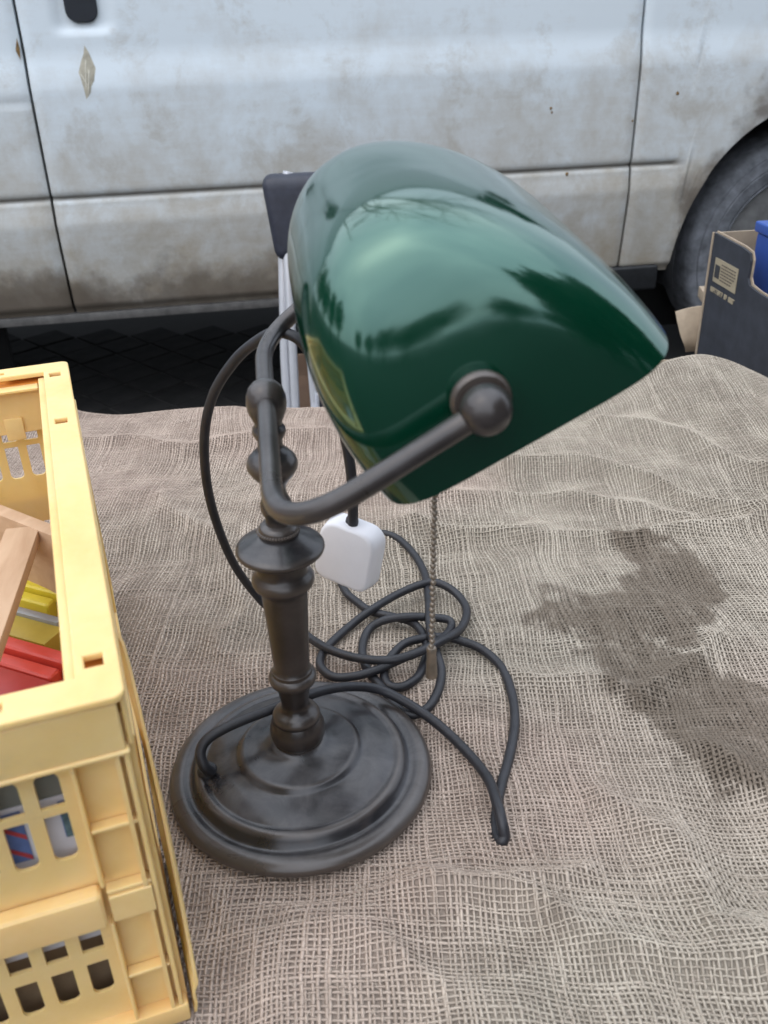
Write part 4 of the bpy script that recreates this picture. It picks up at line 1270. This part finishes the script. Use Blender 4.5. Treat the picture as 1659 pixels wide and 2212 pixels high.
lv = tag(link('lavender_box', bxm('lavender_box', [((-.03, .03), (-.02, .02), (0, .040))], .002), simple('lavender_card', (.42, .42, .58), .6, var=.05), None, (.425, 1.392, Z0 + .4305)), 'pale lavender card box beside the cup in the crockery carton', 'box')
# ------------------------------------------------------------------ trees round the market place (behind the viewer, mirrored in the shade)
def unseen_tree_line():
    V, Q = [], []
    r2 = np.random.default_rng(3)
    n = 0
    spots = [(-9 + 3.1 * k + r2.uniform(-.8, .8), -13 + r2.uniform(-1.5, 1.5), r2.uniform(2.6, 3.9)) for k in range(8)]
    spots += [(-8.5, -3 + 2.6 * k, r2.uniform(3.0, 4.2)) for k in range(4)] + [(-6.5, 7.5, 4.4), (-9.5, 9.5, 5.0), (12.5, 1, 3.8)] + [(4.4 + .9 * k, -5.2 + 1.7 * k, 7.0 + .6 * (k % 2)) for k in range(4)]  # last group: tall trees added to shut out light from the right
    for x, y, h in spots:
        m = 900 if h < 6 else 5200
        c = r2.normal(0, 1, (m, 3)); c /= np.linalg.norm(c, axis=1)[:, None]
        rad = r2.random(m) ** .4 * (1 + .3 * np.sin(c[:, 0] * 5 + x) * np.cos(c[:, 1] * 4 + y))
        c = c * rad[:, None] * np.array([1.5, 1.5, h * (.36 if h < 6 else .48)]) + np.array([x, y, Z0 + h * (.62 if h < 6 else .52)])
        for s_ in range(1):
            a = r2.normal(0, 1, (m, 3)); a /= np.linalg.norm(a, axis=1)[:, None]
            b = np.cross(a, r2.normal(0, 1, (m, 3))); b /= np.linalg.norm(b, axis=1)[:, None]
            L = r2.uniform(.12, .26, (m, 1))
            q = np.stack([c - a * L, c - b * L * .5, c + a * L, c + b * L * .5], 1)
            V.append(q.reshape(-1, 3)); Q.append(n + np.arange(m * 4).reshape(m, 4)); n += m * 4
        k = 8
        t = np.linspace(0, 2 * math.pi, k, endpoint=False)
        lo = np.stack([x + .16 * np.cos(t), y + .16 * np.sin(t), np.full(k, Z0)], 1)
        hi = np.stack([x + .08 * np.cos(t), y + .08 * np.sin(t), np.full(k, Z0 + h * .7)], 1)
        V += [lo, hi]
        i = np.arange(k); j = (i + 1) % k
        Q.append(np.stack([n + i, n + j, n + k + j, n + k + i], 1)); n += 2 * k
    # one bare tree behind the van, its boughs reaching over
    def bough(p, d, L, r, depth):
        nonlocal n
        d = d / np.linalg.norm(d); pts = [p]
        for q in range(4):
            d = d + r2.normal(0, .16, 3) + np.array([0, -.03, .01]); d /= np.linalg.norm(d)
            pts.append(pts[-1] + d * L / 4)
        k = 5; t = np.linspace(0, 2 * math.pi, k, endpoint=False)
        a = np.cross(d, [0, 0, 1.0]) + 1e-3; a /= np.linalg.norm(a); b = np.cross(d, a)
        for q, pt in enumerate(pts):
            rr = r * (1 - .12 * q)
            V.append(pt + rr * (np.cos(t)[:, None] * a + np.sin(t)[:, None] * b))
        i = np.arange(k); j = (i + 1) % k
        for q in range(4):
            Q.append(np.stack([n + q * k + i, n + q * k + j, n + (q + 1) * k + j, n + (q + 1) * k + i], 1))
        n += 5 * k
        if depth:
            for c in range(3):
                bough(pts[2 + c % 3], d + r2.normal(0, .55, 3), L * .68, r * .55, depth - 1)
    bough(np.array([-1.6, 6.2, Z0]), np.array([0, 0, 1.0]), 3.6, .17, 0)
    for c in range(5):
        bough(np.array([-1.6, 6.2, Z0 + 2.6 + .2 * c]), np.array([-.9 + .55 * c, -.9, 1.1]), 3.0, .085, 3)
    return quads('unseen_tree_line', np.concatenate(V), np.concatenate(Q), False)
tag(link('unseen_tree_line', unseen_tree_line(), simple('dark_foliage', (.035, .055, .022), .7, scale=3, var=.4)), 'unseen row of dark trees round the market place, tall right ones added to darken the lamp shade', 'trees', kind='stuff')
